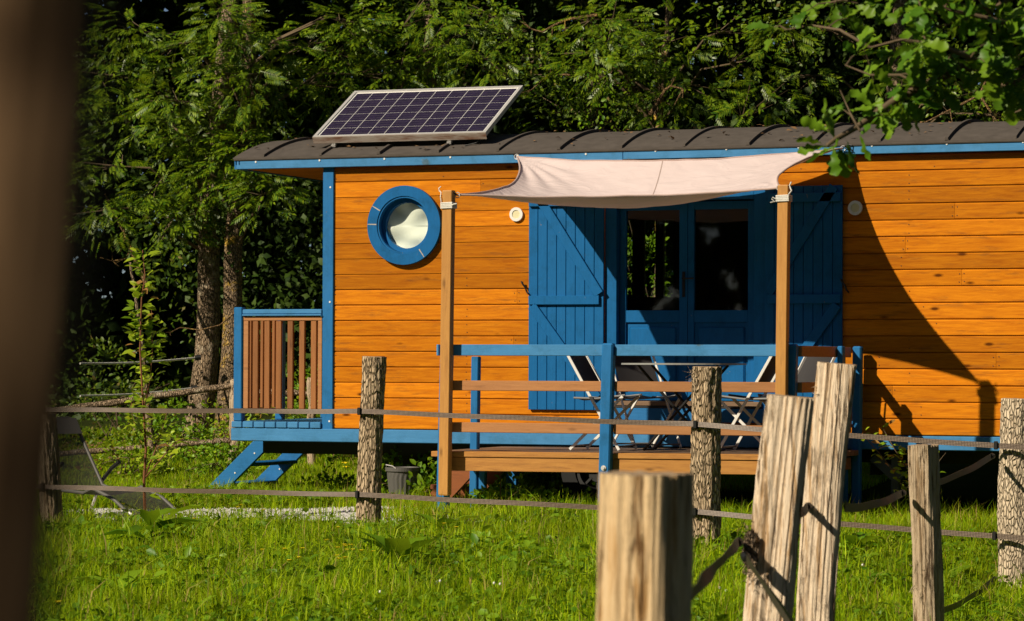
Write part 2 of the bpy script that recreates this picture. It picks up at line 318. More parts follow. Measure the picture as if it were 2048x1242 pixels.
# ------------------------------------------------------------------ helpers
def tag(o, label, cat=None, group=None, kind=None):
    if label: o['label'] = label
    if cat: o['category'] = cat
    if group: o['group'] = group
    if kind: o['kind'] = kind
    return o
def empty(name, loc, label, cat, group=None, rz=0):
    o = bpy.data.objects.new(name, None); o.empty_display_size = 0.1; COL.objects.link(o)
    o.location = loc; o.rotation_euler[2] = rz; return tag(o, label, cat, group)
def root_loc(p):
    v = Vector((0, 0, 0))
    while p is not None: v += p.location; p = p.parent
    return v
def obj(name, V, F, mat, parent=None, smooth=False, world=True, kind=None):
    me = bpy.data.meshes.new(name)
    if world and parent is not None:
        o0 = root_loc(parent); V = [(v[0] - o0.x, v[1] - o0.y, v[2] - o0.z) for v in V]
    me.from_pydata([tuple(v) for v in V], [], F)
    if smooth: me.polygons.foreach_set('use_smooth', [True] * len(me.polygons))
    mats = mat if isinstance(mat, (list, tuple)) else [mat]
    for x in mats: me.materials.append(x)
    me.update()
    o = bpy.data.objects.new(name, me); COL.objects.link(o); o.parent = parent
    if kind: o['kind'] = kind
    return o
def npmesh(name, V, F, mat, parent=None, kind=None, smooth=False):
    """fast mesh of triangles from arrays (V in the parent's space)"""
    me = bpy.data.meshes.new(name); V = np.asarray(V, np.float32); F = np.asarray(F, np.int32)
    me.vertices.add(len(V)); me.vertices.foreach_set('co', V.ravel())
    me.loops.add(F.size); me.loops.foreach_set('vertex_index', F.ravel())
    me.polygons.add(len(F)); me.polygons.foreach_set('loop_start', np.arange(0, F.size, F.shape[1], dtype=np.int32))
    if smooth: me.polygons.foreach_set('use_smooth', np.ones(len(F), bool))
    me.materials.append(mat); me.update(calc_edges=True)
    o = bpy.data.objects.new(name, me); COL.objects.link(o); o.parent = parent
    if kind: o['kind'] = kind
    return o
def box(x0, x1, y0, y1, z0, z1, b=0.0):
    bm = bmesh.new(); bmesh.ops.create_cube(bm, size=1)
    for v in bm.verts: v.co = Vector(((x0 + x1) / 2 + v.co.x * (x1 - x0), (y0 + y1) / 2 + v.co.y * (y1 - y0), (z0 + z1) / 2 + v.co.z * (z1 - z0)))
    if b: bmesh.ops.bevel(bm, geom=bm.edges[:], offset=b, segments=1, affect='EDGES')
    V = [v.co.copy() for v in bm.verts]; F = [[v.index for v in f.verts] for f in bm.faces]; bm.free()
    return V, F
def beam(p, q, w, h, side=None, b=0.0):
    p, q = Vector(p), Vector(q); d = (q - p); L = d.length; d.normalize()
    s = Vector(side) if side else d.cross(Vector((0, 0, 1))) if abs(d.z) < 0.95 else Vector((1, 0, 0))
    s = (s - d * s.dot(d)).normalized(); t = s.cross(d)
    V, F = box(-w / 2, w / 2, 0, L, -h / 2, h / 2, b)
    return [p + s * v.x + d * v.y + t * v.z for v in V], F
def join(*parts):
    V, F = [], []
    for v, f in parts:
        o = len(V); V += list(v); F += [[i + o for i in g] for g in f]
    return V, F
def tube(pts, rad, seg=8, cap=True):
    pts = [Vector(p) for p in pts]; n = len(pts); rad = rad if isinstance(rad, (list, tuple)) else [rad] * n
    V, F = [], []; ref = Vector((0.3, 0.2, 1)).normalized(); prev = None
    for i, p in enumerate(pts):
        d = (pts[min(i + 1, n - 1)] - pts[max(i - 1, 0)]).normalized()
        a = prev - d * prev.dot(d) if prev is not None else d.cross(ref if abs(d.dot(ref)) < 0.9 else Vector((1, 0, 0)))
        a.normalize(); prev = a; c = d.cross(a)
        for k in range(seg):
            t = 2 * math.pi * k / seg; V.append(p + (a * math.cos(t) + c * math.sin(t)) * rad[i])
    for i in range(n - 1):
        for k in range(seg):
            k2 = (k + 1) % seg; F.append([i * seg + k, i * seg + k2, (i + 1) * seg + k2, (i + 1) * seg + k])
    if cap: F.append(list(range(seg))[::-1]); F.append([(n - 1) * seg + k for k in range(seg)])
    return V, F
def prism(poly, y0, y1):                        # poly in (x,z), extruded along y
    n = len(poly); V = [(x, y0, z) for x, z in poly] + [(x, y1, z) for x, z in poly]
    F = [list(range(n)), list(range(n, 2 * n))[::-1]] + [[i, i + n, (i + 1) % n + n, (i + 1) % n] for i in range(n)]
    return V, F
def disc(c, r, y0, y1, seg=40):
    return prism([(c[0] + r * math.cos(2 * math.pi * k / seg), c[1] + r * math.sin(2 * math.pi * k / seg)) for k in range(seg)], y0, y1)
def ring(c, ri, ro, y0, y1, seg=64):
    V, F = [], []
    for k in range(seg):
        t = 2 * math.pi * k / seg; cs, sn = math.cos(t), math.sin(t)
        V += [(c[0] + ri * cs, y0, c[1] + ri * sn), (c[0] + ro * cs, y0, c[1] + ro * sn), (c[0] + ro * cs, y1, c[1] + ro * sn), (c[0] + ri * cs, y1, c[1] + ri * sn)]
    for k in range(seg):
        a, b = 4 * k, 4 * ((k + 1) % seg)
        for j in range(4): F.append([a + j, a + (j + 1) % 4, b + (j + 1) % 4, b + j])
    return V, F
def dup(o, parent=None, **kw):
    c = o.copy(); COL.objects.link(c); c.parent = parent
    for k, v in kw.items(): setattr(c, k, v)
    return c
def copy_tree(o, parent=None):
    c = dup(o, parent)
    for ch in list(o.children): copy_tree(ch, c)
    return c

# ------------------------------------------------------------------ ground
def gz(x, y):
    x = np.asarray(x, float); y = np.asarray(y, float)
    t = np.clip(x - 2, 0, 3.6); s = np.clip(-y / 4.75, 0, 1.15) * 0.7 + 0.3
    z = -0.04 * t ** 1.5 * s
    z -= 0.03 * np.clip(-x - 0.5, 0, 3) * np.clip(-y / 4, 0, 1)
    z += 0.075 * np.clip(y - 1.5, 0, 40) - 0.012 * np.clip(-6 - y, 0, 20)
    z += 0.018 * np.sin(x * 1.9 + y * 0.7) * np.sin(y * 1.3 - x * 0.4)
    return z
g1 = np.concatenate([np.linspace(-400, -30, 14), np.linspace(-26, 30, 150), np.linspace(36, 400, 14)])
g2 = np.concatenate([np.linspace(-400, -34, 14), np.linspace(-30, 26, 150), np.linspace(32, 400, 14)])
GX, GY = np.meshgrid(g1, g2); GZ = gz(GX, GY)
nx, ny = len(g1), len(g2); idx = np.arange(nx * ny).reshape(ny, nx)
Q = np.stack([idx[:-1, :-1], idx[:-1, 1:], idx[1:, 1:], idx[1:, :-1]], -1).reshape(-1, 4)
go = npmesh('ground', np.stack([GX, GY, GZ], -1).reshape(-1, 3), Q, M['soil'], kind='structure', smooth=True)
tag(go, 'grassy ground of the meadow sloping gently around the wagon')

# gravel patch in front of the steps
def gravel_mask(x, y):
    e = ((x + 1.0) / 2.5) ** 2 + ((y + 2.15) / 1.35) ** 2
    return e + 0.35 * np.sin(x * 3.1 + 1) * np.sin(y * 4 + x) < 0.9
def stones():
    P = rng.uniform((-4.2, -3.7), (1.7, -0.6), (32000, 2)); P = P[gravel_mask(P[:, 0], P[:, 1])][:15000]
    n = len(P); base = np.array([(0, 0, 0.8), (1, 0, 0), (0, 1, 0), (-1, 0, 0), (0, -1, 0)], float)
    tri = np.array([(0, 1, 2), (0, 2, 3), (0, 3, 4), (0, 4, 1)])
    s = rng.uniform(0.009, 0.024, (n, 1, 3)); a = rng.uniform(0, 6.3, n)
    b = base[None] * s + rng.normal(0, 0.003, (n, 5, 3))
    x = b[..., 0] * np.cos(a)[:, None] - b[..., 1] * np.sin(a)[:, None]; y = b[..., 0] * np.sin(a)[:, None] + b[..., 1] * np.cos(a)[:, None]
    V = np.stack([x + P[:, :1], y + P[:, 1:], b[..., 2] + gz(P[:, 0], P[:, 1])[:, None] + 0.012], -1).reshape(-1, 3)
    F = (tri[None] + 5 * np.arange(n)[:, None, None]).reshape(-1, 3)
    o = npmesh('gravel', V, F, M['gravel'], kind='stuff'); tag(o, 'strip of white gravel lying in the grass beside the wagon steps')
stones()
# thin bed of chippings below the loose stones
xs = np.linspace(-4, 1.7, 80); ys = np.linspace(-3.7, -0.6, 50); V = []; F = []
for j in range(49):
    for i in range(79):
        if gravel_mask((xs[i] + xs[i + 1]) / 2, (ys[j] + ys[j + 1]) / 2):
            o = len(V)
            for a, b in ((i, j), (i + 1, j), (i + 1, j + 1), (i, j + 1)): V.append((xs[a], ys[b], float(gz(xs[a], ys[b])) + 0.01))
            F.append([o, o + 1, o + 2, o + 3])
tag(obj('gravel_path', V, F, M['gravel'], kind='structure'), 'pale bed of chippings under the loose white gravel')

# ------------------------------------------------------------------ wagon
W = empty('shepherd_wagon', (0, 0, 0), 'orange boarded roulotte wagon with blue trim, curved grey felt roof and blue double doors', 'wagon')
XL, XR = -1.83, 7.4; ZB, ZT = 0.684, 3.055; ZC = (-1.02, 2.515); RC = 0.305
DX0, DX1, DZ0 = 0.875, 2.33, 0.86              # door opening
wall = obj('front_wall', *join(box(XL + .02, -1.38, 0.024, 0.06, ZB, ZT), box(-0.66, DX0 + .01, 0.024, 0.06, ZB, ZT), box(-1.38, -0.66, 0.024, 0.06, ZB, 2.16),
    box(-1.38, -0.66, 0.024, 0.06, 2.87, ZT), box(DX1 - .01, XR - .02, 0.024, 0.06, ZB, ZT), box(DX0 + .01, DX1 - .01, 0.024, 0.06, 2.80, ZT), box(DX0 + .01, DX1 - .01, 0.024, 0.06, ZB, DZ0 - .08)), M['siding'], W)
rows = 17; ph = (ZT - ZB) / rows; R2 = RC
def board_poly(xa, xb, z0, z1):
    return [(xa, z0), (xb, z0), (xb, z1), (xa, z1)]
def add_board(xa, xb, z0, z1, notch=None):
    """one tongue and groove board, its long front edges chamfered"""
    if notch:
        V, F = prism(notch, 0.0, 0.022)
    else:
        c = 0.006; bow = random.uniform(-0.0012, 0.0012)
        pr = [(0.022, z0), (0.022, z1), (0.007, z1), (0.0 + bow, z1 - c * 1.6), (0.0 - bow, z0 + c), (0.005, z0)]
        V = [(xa, y, z) for y, z in pr] + [(xb, y, z) for y, z in pr]; n = 6
        F = [list(range(n)), list(range(n, 2 * n))[::-1]] + [[i, (i + 1) % n, (i + 1) % n + n, i + n] for i in range(n)]
    o = obj('board', V, F, M['siding'], wall)
    if not notch:
        k = max(1, round((xb - xa) / 1.25)); nl = []
        for q in range(k + 1):
            xn = xa + .02 + (xb - xa - .04) * q / k
            for zz in (z0 + .03, z1 - .035): nl.append(disc((xn + random.uniform(-.004, .004), zz + random.uniform(-.004, .004)), .0042, -.0035, .001, 8))
        obj('nail_heads', *join(*nl), M['dark'], wall, kind='stuff')
joints = {13: [3.97], 11: [3.55], 9: [4.03], 5: [0.02], 8: [0.05], 4: [4.32], 2: [3.44], 15: [-0.3], 7: [6.1], 6: [5.3], 0: [0.45]}
for r in range(rows):
    z0 = ZB + r * ph + 0.0028; z1 = ZB + (r + 1) * ph - 0.0028
    spans = [(XL + 0.1, XR - 0.1)]
    if z1 > DZ0 - .08 and z0 < 2.79: spans = [(XL + 0.1, DX0 - 0.0), (DX1 + 0.0, XR - 0.1)]
    for xa, xb in spans:
        cuts = [xa] + [j for j in joints.get(r, []) if xa < j < xb]
        if xb - cuts[-1] > 5: cuts.append(cuts[-1] + 2.6 + random.random())
        if r % 3 == 1 and xa > 2: cuts.append(5.0 + random.random())
        cuts = sorted(set(cuts)) + [xb]
        for a, b in zip(cuts[:-1], cuts[1:]):
            a += 0.001; b -= 0.001; cx, cz = ZC
            if a < cx < b and z1 > cz - R2 and z0 < cz + R2:
                ch = lambda z: math.sqrt(max(0, R2 * R2 - (z - cz) ** 2))
                zs = [z0 + (z1 - z0) * k / 10 for k in range(11)]
                if z0 > cz - R2 and z1 < cz + R2:
                    add_board(0, 0, 0, 0, [(a, z0)] + [(cx - ch(z), z) for z in zs] + [(a, z1)])
                    add_board(0, 0, 0, 0, [(b, z1)] + [(cx + ch(z), z) for z in zs[::-1]] + [(b, z0)])
                elif z0 <= cz - R2:   # circle bottom dips in from above
                    zz = [z for z in [z1 - (z1 - (cz - R2)) * k / 8 for k in range(9)]]
                    add_board(0, 0, 0, 0, [(a, z0), (b, z0), (b, z1)] + [(cx + ch(z), z) for z in zz] + [(cx - ch(z), z) for z in zz[::-1][1:]] + [(a, z1)])
                else:
                    zz = [z0 + ((cz + R2) - z0) * k / 8 for k in range(9)]
                    add_board(0, 0, 0, 0, [(a, z1), (a, z0)] + [(cx - ch(z), z) for z in zz] + [(cx + ch(z), z) for z in zz[::-1][1:]] + [(b, z0), (b, z1)])
            else: add_board(a, b, z0, z1)
obj('corner_post', *box(XL, XL + 0.105, -0.022, 0.06, 0.625, ZT + .02, 0.004), M['bluez'], W)
obj('corner_post', *box(XR - .105, XR, -0.022, 0.06, 0.625, ZT + .02, 0.004), M['bluez'], W)
for z in (2.87, 0.75, 1.83):
    obj('screw', *disc((XL + 0.075, z), 0.009, -0.026, -0.020, 10), M['white'], W)
# long sill beam, other walls, floor
obj('sill_beam', *box(-2.74, XR, -0.035, 0.05, 0.562, 0.68, 0.006), M['bluefade'], W)
obj('sill_beam', *box(-2.74, XR, 2.46, 2.54, 0.562, 0.68), M['bluefade'], W)
obj('end_beam', *box(-2.74, -2.66, 0.052, 2.458, 0.565, 0.672), M['blue'], W)
obj('floor', *box(XL + .01, XR - .01, 0.062, 2.44, 0.684, 0.76), M['inside'], W)
obj('ceiling', *box(XL + .01, XR - .01, 0.062, 2.44, 2.99, 3.05), M['inside'], W)
RW = [(0.18, 0.297), (0.414, 0.53), (0.61, 0.715)]
rw = join(box(XL + .02, 0.10, 2.45, 2.5, ZB, ZT), box(0.80, XR - .02, 2.45, 2.5, ZB, ZT), box(0.10, 0.80, 2.45, 2.5, ZB, 1.92), box(0.10, 0.80, 2.45, 2.5, 2.66, ZT),
          box(0.10, 0.18, 2.45, 2.5, 1.92, 2.66), box(0.297, 0.414, 2.45, 2.5, 1.92, 2.66), box(0.53, 0.61, 2.45, 2.5, 1.92, 2.66), box(0.715, 0.80, 2.45, 2.5, 1.92, 2.66))
obj('back_wall', *rw, M['inside'], W)
for a, b in RW: obj('back_pane', *box(a, b, 2.47, 2.475, 1.92, 2.66), M['glass'], W)
obj('end_wall', *box(XL, XL + 0.04, 0.065, 2.5, ZB, ZT), M['siding'], W)
obj('end_wall', *box(XR - 0.04, XR, 0.065, 2.5, ZB, ZT), M['siding'], W)
kt = obj('kitchen_counter', *box(0.95, 2.4, 1.9, 2.44, 0.762, 1.66), M['inside'], W)
obj('toaster_oven', *join(box(1.72, 2.10, 1.95, 2.3, 1.662, 1.90, .01), disc((2.05, 1.84), .02, 1.935, 1.948, 12), disc((2.05, 1.76), .02, 1.935, 1.948, 12)), M['greysteel'], W)
# fascia and roof
obj('fascia_board', *box(-2.68, 1.06, -0.075, -0.045, 3.048, 3.130, 0.004), M['bluefade'], W)
obj('fascia_board', *box(1.063, 5.2, -0.075, -0.045, 3.056, 3.145, 0.004), M['bluefade'], W)
obj('fascia_board', *box(5.203, XR + .5, -0.075, -0.045, 3.056, 3.145, 0.004), M['bluefade'], W)
obj('soffit', *box(-2.68, XR + .5, -0.043, 2.52, 3.062, 3.085), M['siding'], W)
obj('end_fascia', *box(-2.70, -2.682, -0.07, 2.52, 3.05, 3.125), M['blue'], W)
for i in range(22):
    x = -2.48 + i * 0.64; z = 3.112 if x < 1.05 else 3.125
    obj('screw', *disc((x, z), 0.009, -0.080, -0.0745, 10), M['white'], W)
RH, RW_, RY = 0.25, 1.335, 1.25
def rz(y): return 3.140 + RH * (1 - ((y - RY) / RW_) ** 2)
ys = [RY - RW_ + 2 * RW_ * k / 40 for k in range(41)]
def roofstrip(xa, xb, lift=0.0, th=0.012, rag=0.0):
    V, F = [], []
    for x in (xa, xb):
        for y in ys: V.append((x, y, rz(y) + lift + (0.012 if y < 1.25 and rag and abs(y - ys[0]) < .01 else 0)))
        for y in ys: V.append((x, y, rz(y) + lift - th))
    n = len(ys)
    for i in range(n - 1):
        F += [[i, i + 1, 2 * n + i + 1, 2 * n + i], [n + i, 3 * n + i, 3 * n + i + 1, n + i + 1], [i, n + i, n + i + 1, i + 1], [2 * n + i, 2 * n + i + 1, 3 * n + i + 1, 3 * n + i]]
    F += [[0, 2 * n, 3 * n, n], [n - 1, 2 * n - 1, 4 * n - 1, 3 * n - 1]]
    return V, F
roof = obj('roof', *roofstrip(-2.70, XR + .52), M['roof'], W, smooth=False)
x = -2.712; k = 0
ribs = []
while x < XR + .2:
    xn = x + (0.305 if k == 0 else 0.575); d = 0.0035 * (k % 3)
    obj('roof_sheet', *roofstrip(x + .002, xn + .02, 0.010 + d, 0.009), M['roof'], W)
    if k > 0 or True: ribs.append(xn)
    x = xn; k += 1
for x in ribs:
    obj('roof_batten', *roofstrip(x - .012, x + .014, 0.038, 0.026), M['dark'] if False else M['roof'], W)
obj('roof_edge_strip', *box(-2.70, XR + .52, -0.088, -0.077, 3.134, 3.152), M['roof'], W)
# gable ends under the curved roof
for x in (-2.68, XR + .44):
    pts = [(y, rz(y) - .014) for y in ys] ; V = [(x, y, z) for y, z in pts] + [(x + .03, y, z) for y, z in pts] + [(x, ys[0], 3.09), (x, ys[-1], 3.09), (x + .03, ys[0], 3.09), (x + .03, ys[-1], 3.09)]
    n = len(ys); F = [list(range(n)) + [2 * n + 1, 2 * n], (list(range(n, 2 * n)) + [2 * n + 3, 2 * n + 2])[::-1]]
    obj('gable', V, F, M['blue'], W)
# porthole
pw = obj('porthole', *ring(ZC, 0.262, 0.355, -0.055, -0.012), M['blueshut'], W)
obj('outer_lip', *ring(ZC, 0.245, 0.262, -0.046, 0.058, 64), M['blueshut'], pw)
obj('inner_trim', *ring(ZC, 0.206, 0.2445, 0.02, 0.075, 64), M['blueshut'], pw)
M['filler'] = plain('worn_filler', (0.42, 0.38, 0.33), 0.8, 0, 60, 0.5)
for a0 in (150, 178, 305):                      # bare filler at the segment joints
    V, F = [], []
    for s_ in (-.0035, .0035):
        for rr_ in (.266, .352): 
            t = R(a0) + s_ / rr_ * (1.6 if rr_ < .3 else 1); V.append((ZC[0] + rr_ * math.cos(t), -0.0565, ZC[1] + rr_ * math.sin(t)))
    V += [(v[0], -0.054, v[2]) for v in V]
    obj('joint_filler', V, [[0, 1, 3, 2], [4, 6, 7, 5], [0, 4, 5, 1], [2, 3, 7, 6], [0, 2, 6, 4], [1, 5, 7, 3]], M['filler'], pw)
obj('glass', *disc(ZC, 0.206, 0.050, 0.054, 48), M['glass'], pw)
V, F = [], []; nn = 70
for j in range(nn + 1):
    for i in range(nn + 1):
        x = -0.27 + 0.54 * i / nn; z = -0.27 + 0.54 * j / nn
        y = 0.088 + 0.020 * math.sin(6 + z * 14 + 2.4 * math.sin(x * 7 + 1.0)) + 0.02 * math.sin(z * 26 + x * 9) * (1 if z < 0 else .4) + 0.05 * max(0, z + .02)
        y += 0.02 * noise.noise(Vector((x * 6, z * 9, 2)))
        V.append((ZC[0] + x, y, ZC[1] + z))
for j in range(nn):
    for i in range(nn): a = j * (nn + 1) + i; F.append([a, a + 1, a + nn + 2, a + nn + 1])
obj('blind', V, F, M['curtain'], W, smooth=True)
# wall lights
for x, z in ((0.047, 2.597), (3.121, 2.605)):
    o = obj('wall_light', *ring((x, z), 0.038, 0.062, -0.024, -0.001, 40), M['white'], W)
    obj('lens', *disc((x, z), 0.038, -0.018, -0.004, 32), M['lens'], o)
# shutters
def shutter(x0, x1, flip, lab):
    z0, z1 = 0.872, 2.80; n = 8; bw = (x1 - x0) / n
    s = obj('shutter', *box(x0 + .01, x1 - .01, -0.012, -0.003, z0 + .02, z1 - .02), M['blueshut'], W); s['label'] = lab
    for i in range(n):
        obj('board', *box(x0 + i * bw + 0.0018, x0 + (i + 1) * bw - 0.0018, -0.036, -0.012, z0, z1, 0.0035), M['blueshut'], s)
    fx = (lambda x: x0 + x1 - x) if flip else (lambda x: x)
    def br(p, q, wd):
        (xa, za), (xb, zb) = p, q
        obj('brace', *beam((fx(xa), -0.052, za), (fx(xb), -0.052, zb), wd, 0.028, (0, 0, 1) if abs(xb - xa) > .5 and abs(zb - za) < .1 else (1, 0, .35 * (-1 if flip else 1)), 0.003), M['blue'] if False else M['blueshut'], s)
    br((x0 + .01, 1.835), (x1 - .035, 1.835), 0.078)
    br((x0 + .07, 2.79), (x1 - .035, 1.885), 0.085)
    br((x0 + .04, 1.785), (x1 - .05, 0.98), 0.085)
    br((x0 + .01, 2.70), (x1 - .035, 2.70), 0.078)
    return s
shutter(0.172, 0.8745, False, 'left shutter, half in sunlight')
shutter(2.331, 3.015, True, 'right shutter in the shade of the sail')
for x, dx in ((0.150, .018), (3.045, .018)):
    obj('shutter_hook', *join(tube([(x - .03, -.03, 1.99), (x - .045, -.035, 2.0), (x - .035, -.04, 1.985), (x - .01, -.035, 1.95), (x + .005, -.03, 1.91), (x + .03, -.055, 1.89)], .008, 8)), M['black'], W)
# door frame and double door
fr = obj('door_frame', *join(box(DX0, DX0 + .105, 0.0, 0.16, DZ0, 2.79, .003), box(DX1 - .105, DX1, 0.0, 0.16, DZ0, 2.79, .003), box(DX0 + .106, DX1 - .106, 0.0, 0.16, 2.70, 2.79, .003)), M['blueshut'], W)
obj('threshold', *join(box(DX0 + .03, DX1 - .03, -0.03, 0.13, 0.915, 0.955, .003)), M['deckboard'], W)
obj('threshold_strip', *box(DX0 + .03, DX1 - .03, -0.045, 0.10, 0.895, 0.912, .002), M['dark'], W)
obj('door_sill', *box(DX0 - .02, DX1 + .02, -0.05, 0.02, 0.775, 0.893, .004), M['blue'], W)
def door(x0, x1, hs):
    y0, y1 = 0.085, 0.13
    st = .055
    d = obj('door', *join(box(x0, x0 + st, y0, y1, .96, 2.69, .003), box(x1 - st - .02, x1, y0, y1, .96, 2.69, .003), box(x0 + st, x1 - st - .02, y0 + .002, y1, 1.64, 1.745, .003), box(x0 + st, x1 - st - .02, y0 + .002, y1, .96, 1.03, .003), box(x0 + st, x1 - st - .02, y0 + .002, y1, 2.62, 2.69, .003)), M['blueshut'], W)
    obj('pane', *box(x0 + st - .005, x1 - st - .015, 0.108, 0.112, 1.74, 2.625), M['glass'], d)
    obj('panel', *box(x0 + st - .005, x1 - st - .015, 0.108, 0.118, 1.025, 1.645), M['blueshut'], d)
    obj('panel', *box(x0 + st + .03, x1 - st - .05, 0.092, 0.112, 1.06, 1.60, .012), M['blueshut'], d)
    if hs:
        obj('handle', *join(box(x1 - .045, x1 - .02, 0.072, 0.084, 1.86, 2.08, .003), tube([(x1 - .033, .075, 2.02), (x1 - .033, .04, 2.02), (x1 + .07, .04, 2.02)], .008, 8)), M['black'], d)
door(DX0 + .108, 1.602, True); door(1.606, DX1 - .108, False)
# left platform with railing
pl = obj('platform', *box(-2.655, XL - .002, 0.055, 2.455, 0.60, 0.668), M['dark'], W)
bw = (2.74 - 1.835) / 8
for i in range(8):
    obj('platform_board', *box(-2.735 + i * bw + .004, -2.735 + (i + 1) * bw - .004, -0.045, 2.5, 0.684, 0.740, .006), M['bluefade'], pl)
rl = obj('platform_railing', *join(box(-2.715, -2.63, -.04, .04, 0.742, 1.785, .008)), M['bluez'], W)
obj('post', *box(-2.715, -2.64, 0.84, 0.92, 0.742, 1.785, .008), M['bluez'], rl)
obj('post', *box(-2.715, -2.64, 1.86, 1.94, 0.742, 1.785, .008), M['bluez'], rl)
obj('post', *box(-2.715, -2.64, 2.40, 2.48, 0.742, 1.785, .008), M['bluez'], rl)
obj('top_rail', *join(box(-2.628, XL - .002, -.035, .035, 1.722, 1.765, .006), box(-2.628, XL - .002, -.046, .0, 1.705, 1.720, .003)), M['bluefade'], rl)
obj('top_rail', *box(-2.70, -2.655, .042, .838, 1.715, 1.765, .006), M['bluefade'], rl)
obj('rail_frame', *join(box(-2.625, XL - .004, -.022, .022, 1.662, 1.700, .003), box(-2.625, XL - .004, -.022, .022, 0.822, 0.856, .003), box(-2.625, -2.575, -.02, .02, 0.858, 1.66, .003), box(-1.875, XL - .004, -.02, .02, 0.858, 1.66, .003)), M['railwood'], rl)
for i in range(6):
    x = -2.505 + i * 0.117
    obj('baluster', *box(x - .027, x + .027, -.016, .016, 0.858, 1.66, .004), M['baluster'], rl)
for i in range(6):
    y = 0.12 + i * 0.125
    obj('baluster', *box(-2.69, -2.66, y - .027, y + .027, 0.86, 1.70, .004), M['baluster'], rl)
obj('rail_frame', *box(-2.695, -2.655, .045, .838, 0.822, 0.856, .003), M['railwood'], rl)
# chassis and wheels
obj('chassis', *join(box(-2.6, XR - .1, 0.35, 0.45, 0.44, 0.56), box(-2.6, XR - .1, 2.0, 2.1, 0.44, 0.56), box(3.2, 3.28, .2, 2.3, 0.34, 0.44), box(.5, .58, .2, 2.3, .34, .44), box(-1.0, 0.3, 0.42, 1.9, .48, .56)), M['dark'], W)
for x in (0.72, 5.0):
    for y in (0.22, 2.1):
        wh = obj('wheel', *ring((x, 0.335 + float(gz(x, y))), 0.20, 0.33, y, y + .19, 36), M['rubber'], W)
        obj('rim', *join(ring((x, 0.335 + float(gz(x, y))), 0.165, 0.20, y + .02, y + .17, 36), disc((x, 0.335 + float(gz(x, y))), 0.105, y + .06, y + .10, 20), *[beam((x + .09 * math.cos(t), y + .08, .335 + float(gz(x, y)) + .09 * math.sin(t)), (x + .17 * math.cos(t), y + .08, .335 + float(gz(x, y)) + .17 * math.sin(t)), .05, .02) for t in [k * math.pi / 4 for k in range(8)]]), M['dark'], wh)
obj('support_leg', *join(box(3.60, 3.74, .25, .35, -0.12, .56, .004)), M['greysteel'], W)
obj('support_leg', *join(beam((3.25, .1, .50), (3.48, .1, .30), .09, .01, (0, 0, 1)), beam((3.42, .12, .02), (3.6, .12, -.16), .12, .01, (0, 0, 1)), box(3.4, 3.46, .12, .2, -.15, .5)), M['greysteel'], W)
for x in (-1.4, 0.33, 2.2): obj('support_block', *box(x - .12, x + .12, .9, 1.15, 0.0, .44), M['dark'], W)

# ------------------------------------------------------------------ solar panel
TL = math.atan2(0.50, 0.93); PL, PWD = 1.70, 1.06
sp = bpy.data.objects.new('solar_panel', None); COL.objects.link(sp)
sp.location = (-1.995, 0.12, 3.318); sp.rotation_euler = (TL, 0, 0)
tag(sp, 'dark solar panel in a white metal frame tilted up on the curved wagon roof', 'solar panel')
fw_ = .028
obj('frame', *join(box(0, PL, 0, fw_, -.01, .03), box(0, PL, PWD - fw_, PWD, -.01, .03), box(0, fw_, fw_, PWD - fw_, -.01, .03), box(PL - fw_, PL, fw_, PWD - fw_, -.01, .03)), M['alu'], sp, world=False)
obj('front_edge', *box(-.001, PL + .001, -.006, -.001, -.036, .026), M['rustalu'], sp, world=False)
obj('backsheet', *box(fw_, PL - fw_, fw_, PWD - fw_, .012, .018), M['white'], sp, world=False)
cw = (PL - 2 * fw_ - .03) / 10; chh = (PWD - 2 * fw_ - .03) / 6
cell = obj('cell', *box(.0030, cw - .0030, .0028, chh - .0028, 0, .0012), M['cell'], sp, world=False)
cell.location = (fw_ + .015, fw_ + .015, .0182)
for j in range(6):
    for i in range(10):
        if i or j: dup(cell, sp, location=(fw_ + .015 + i * cw, fw_ + .015 + j * chh, .0182))
for x in (.19, 1.33):
    obj('bracket', *join(box(x - .02, x + .02, .005, .05, -.055, -.012), box(x - .02, x + .02, -.01, .03, -.075, -.055)), M['alu'], sp, world=False)
    p = Vector((x, PWD - .1, -.012)); 
    obj('rear_leg', *beam(p, p + Vector((0, -.21, -.40)), .03, .03), M['alu'], sp, world=False)

obj('cable', *tube([(.95, PWD - .35, -.03), (1.2, .4, -.06), (1.5, .12, -.07), (1.62, .03, -.055), (1.60, -.02, -.065), (1.5, -.05, -.075)], .006, 6), M['black'], sp, world=False)
n_ = 260; xl = rng.uniform(-2.6, 7.4, n_); yl = rng.uniform(0.0, 1.6, n_); zl = np.array([rz(y) for y in yl]) + .030
LITTER = (xl, yl, zl)

# ------------------------------------------------------------------ deck
DK = empty('wooden_deck', (0, -1.75, 0), 'raised wooden deck with blue railing and brown rails in front of the wagon doors', 'deck')
YF, YB = -1.76, -0.14
nb = 11; bd = (YB - YF) / nb
def slope(x): return 0.548 + 0.012 * (x / 3.2)
for i in range(nb):
    x0 = -0.03 + random.uniform(-.004, .004); x1 = 3.19 + random.uniform(-.004, .004); y0 = YF - .01 + i * bd + .003; y1 = YF - .01 + (i + 1) * bd - .003
    V, F = box(x0, x1, y0, y1, 0, .045, .004); V = [(v.x, v.y, v.z + slope(v.x) - .045) for v in V]
    o = obj('deck_board', V, F, M['deckedge'] if i == 0 else M['deckboard'], DK)
def leanbox(x0, x1, y0, y1, z0, z1, b, lx=0.025):
    V, F = box(x0, x1, y0, y1, z0, z1, b); return [(v.x + lx * (v.z - 0.5), v.y, v.z) for v in V], F
bx = box(0.05, 3.12, -1.755, -1.715, 0.388, 0.499, .003)
obj('fascia_joist', [(v.x, v.y, v.z + .012 * v.x / 3.2) for v in bx[0]], bx[1], M['deckedge'], DK)
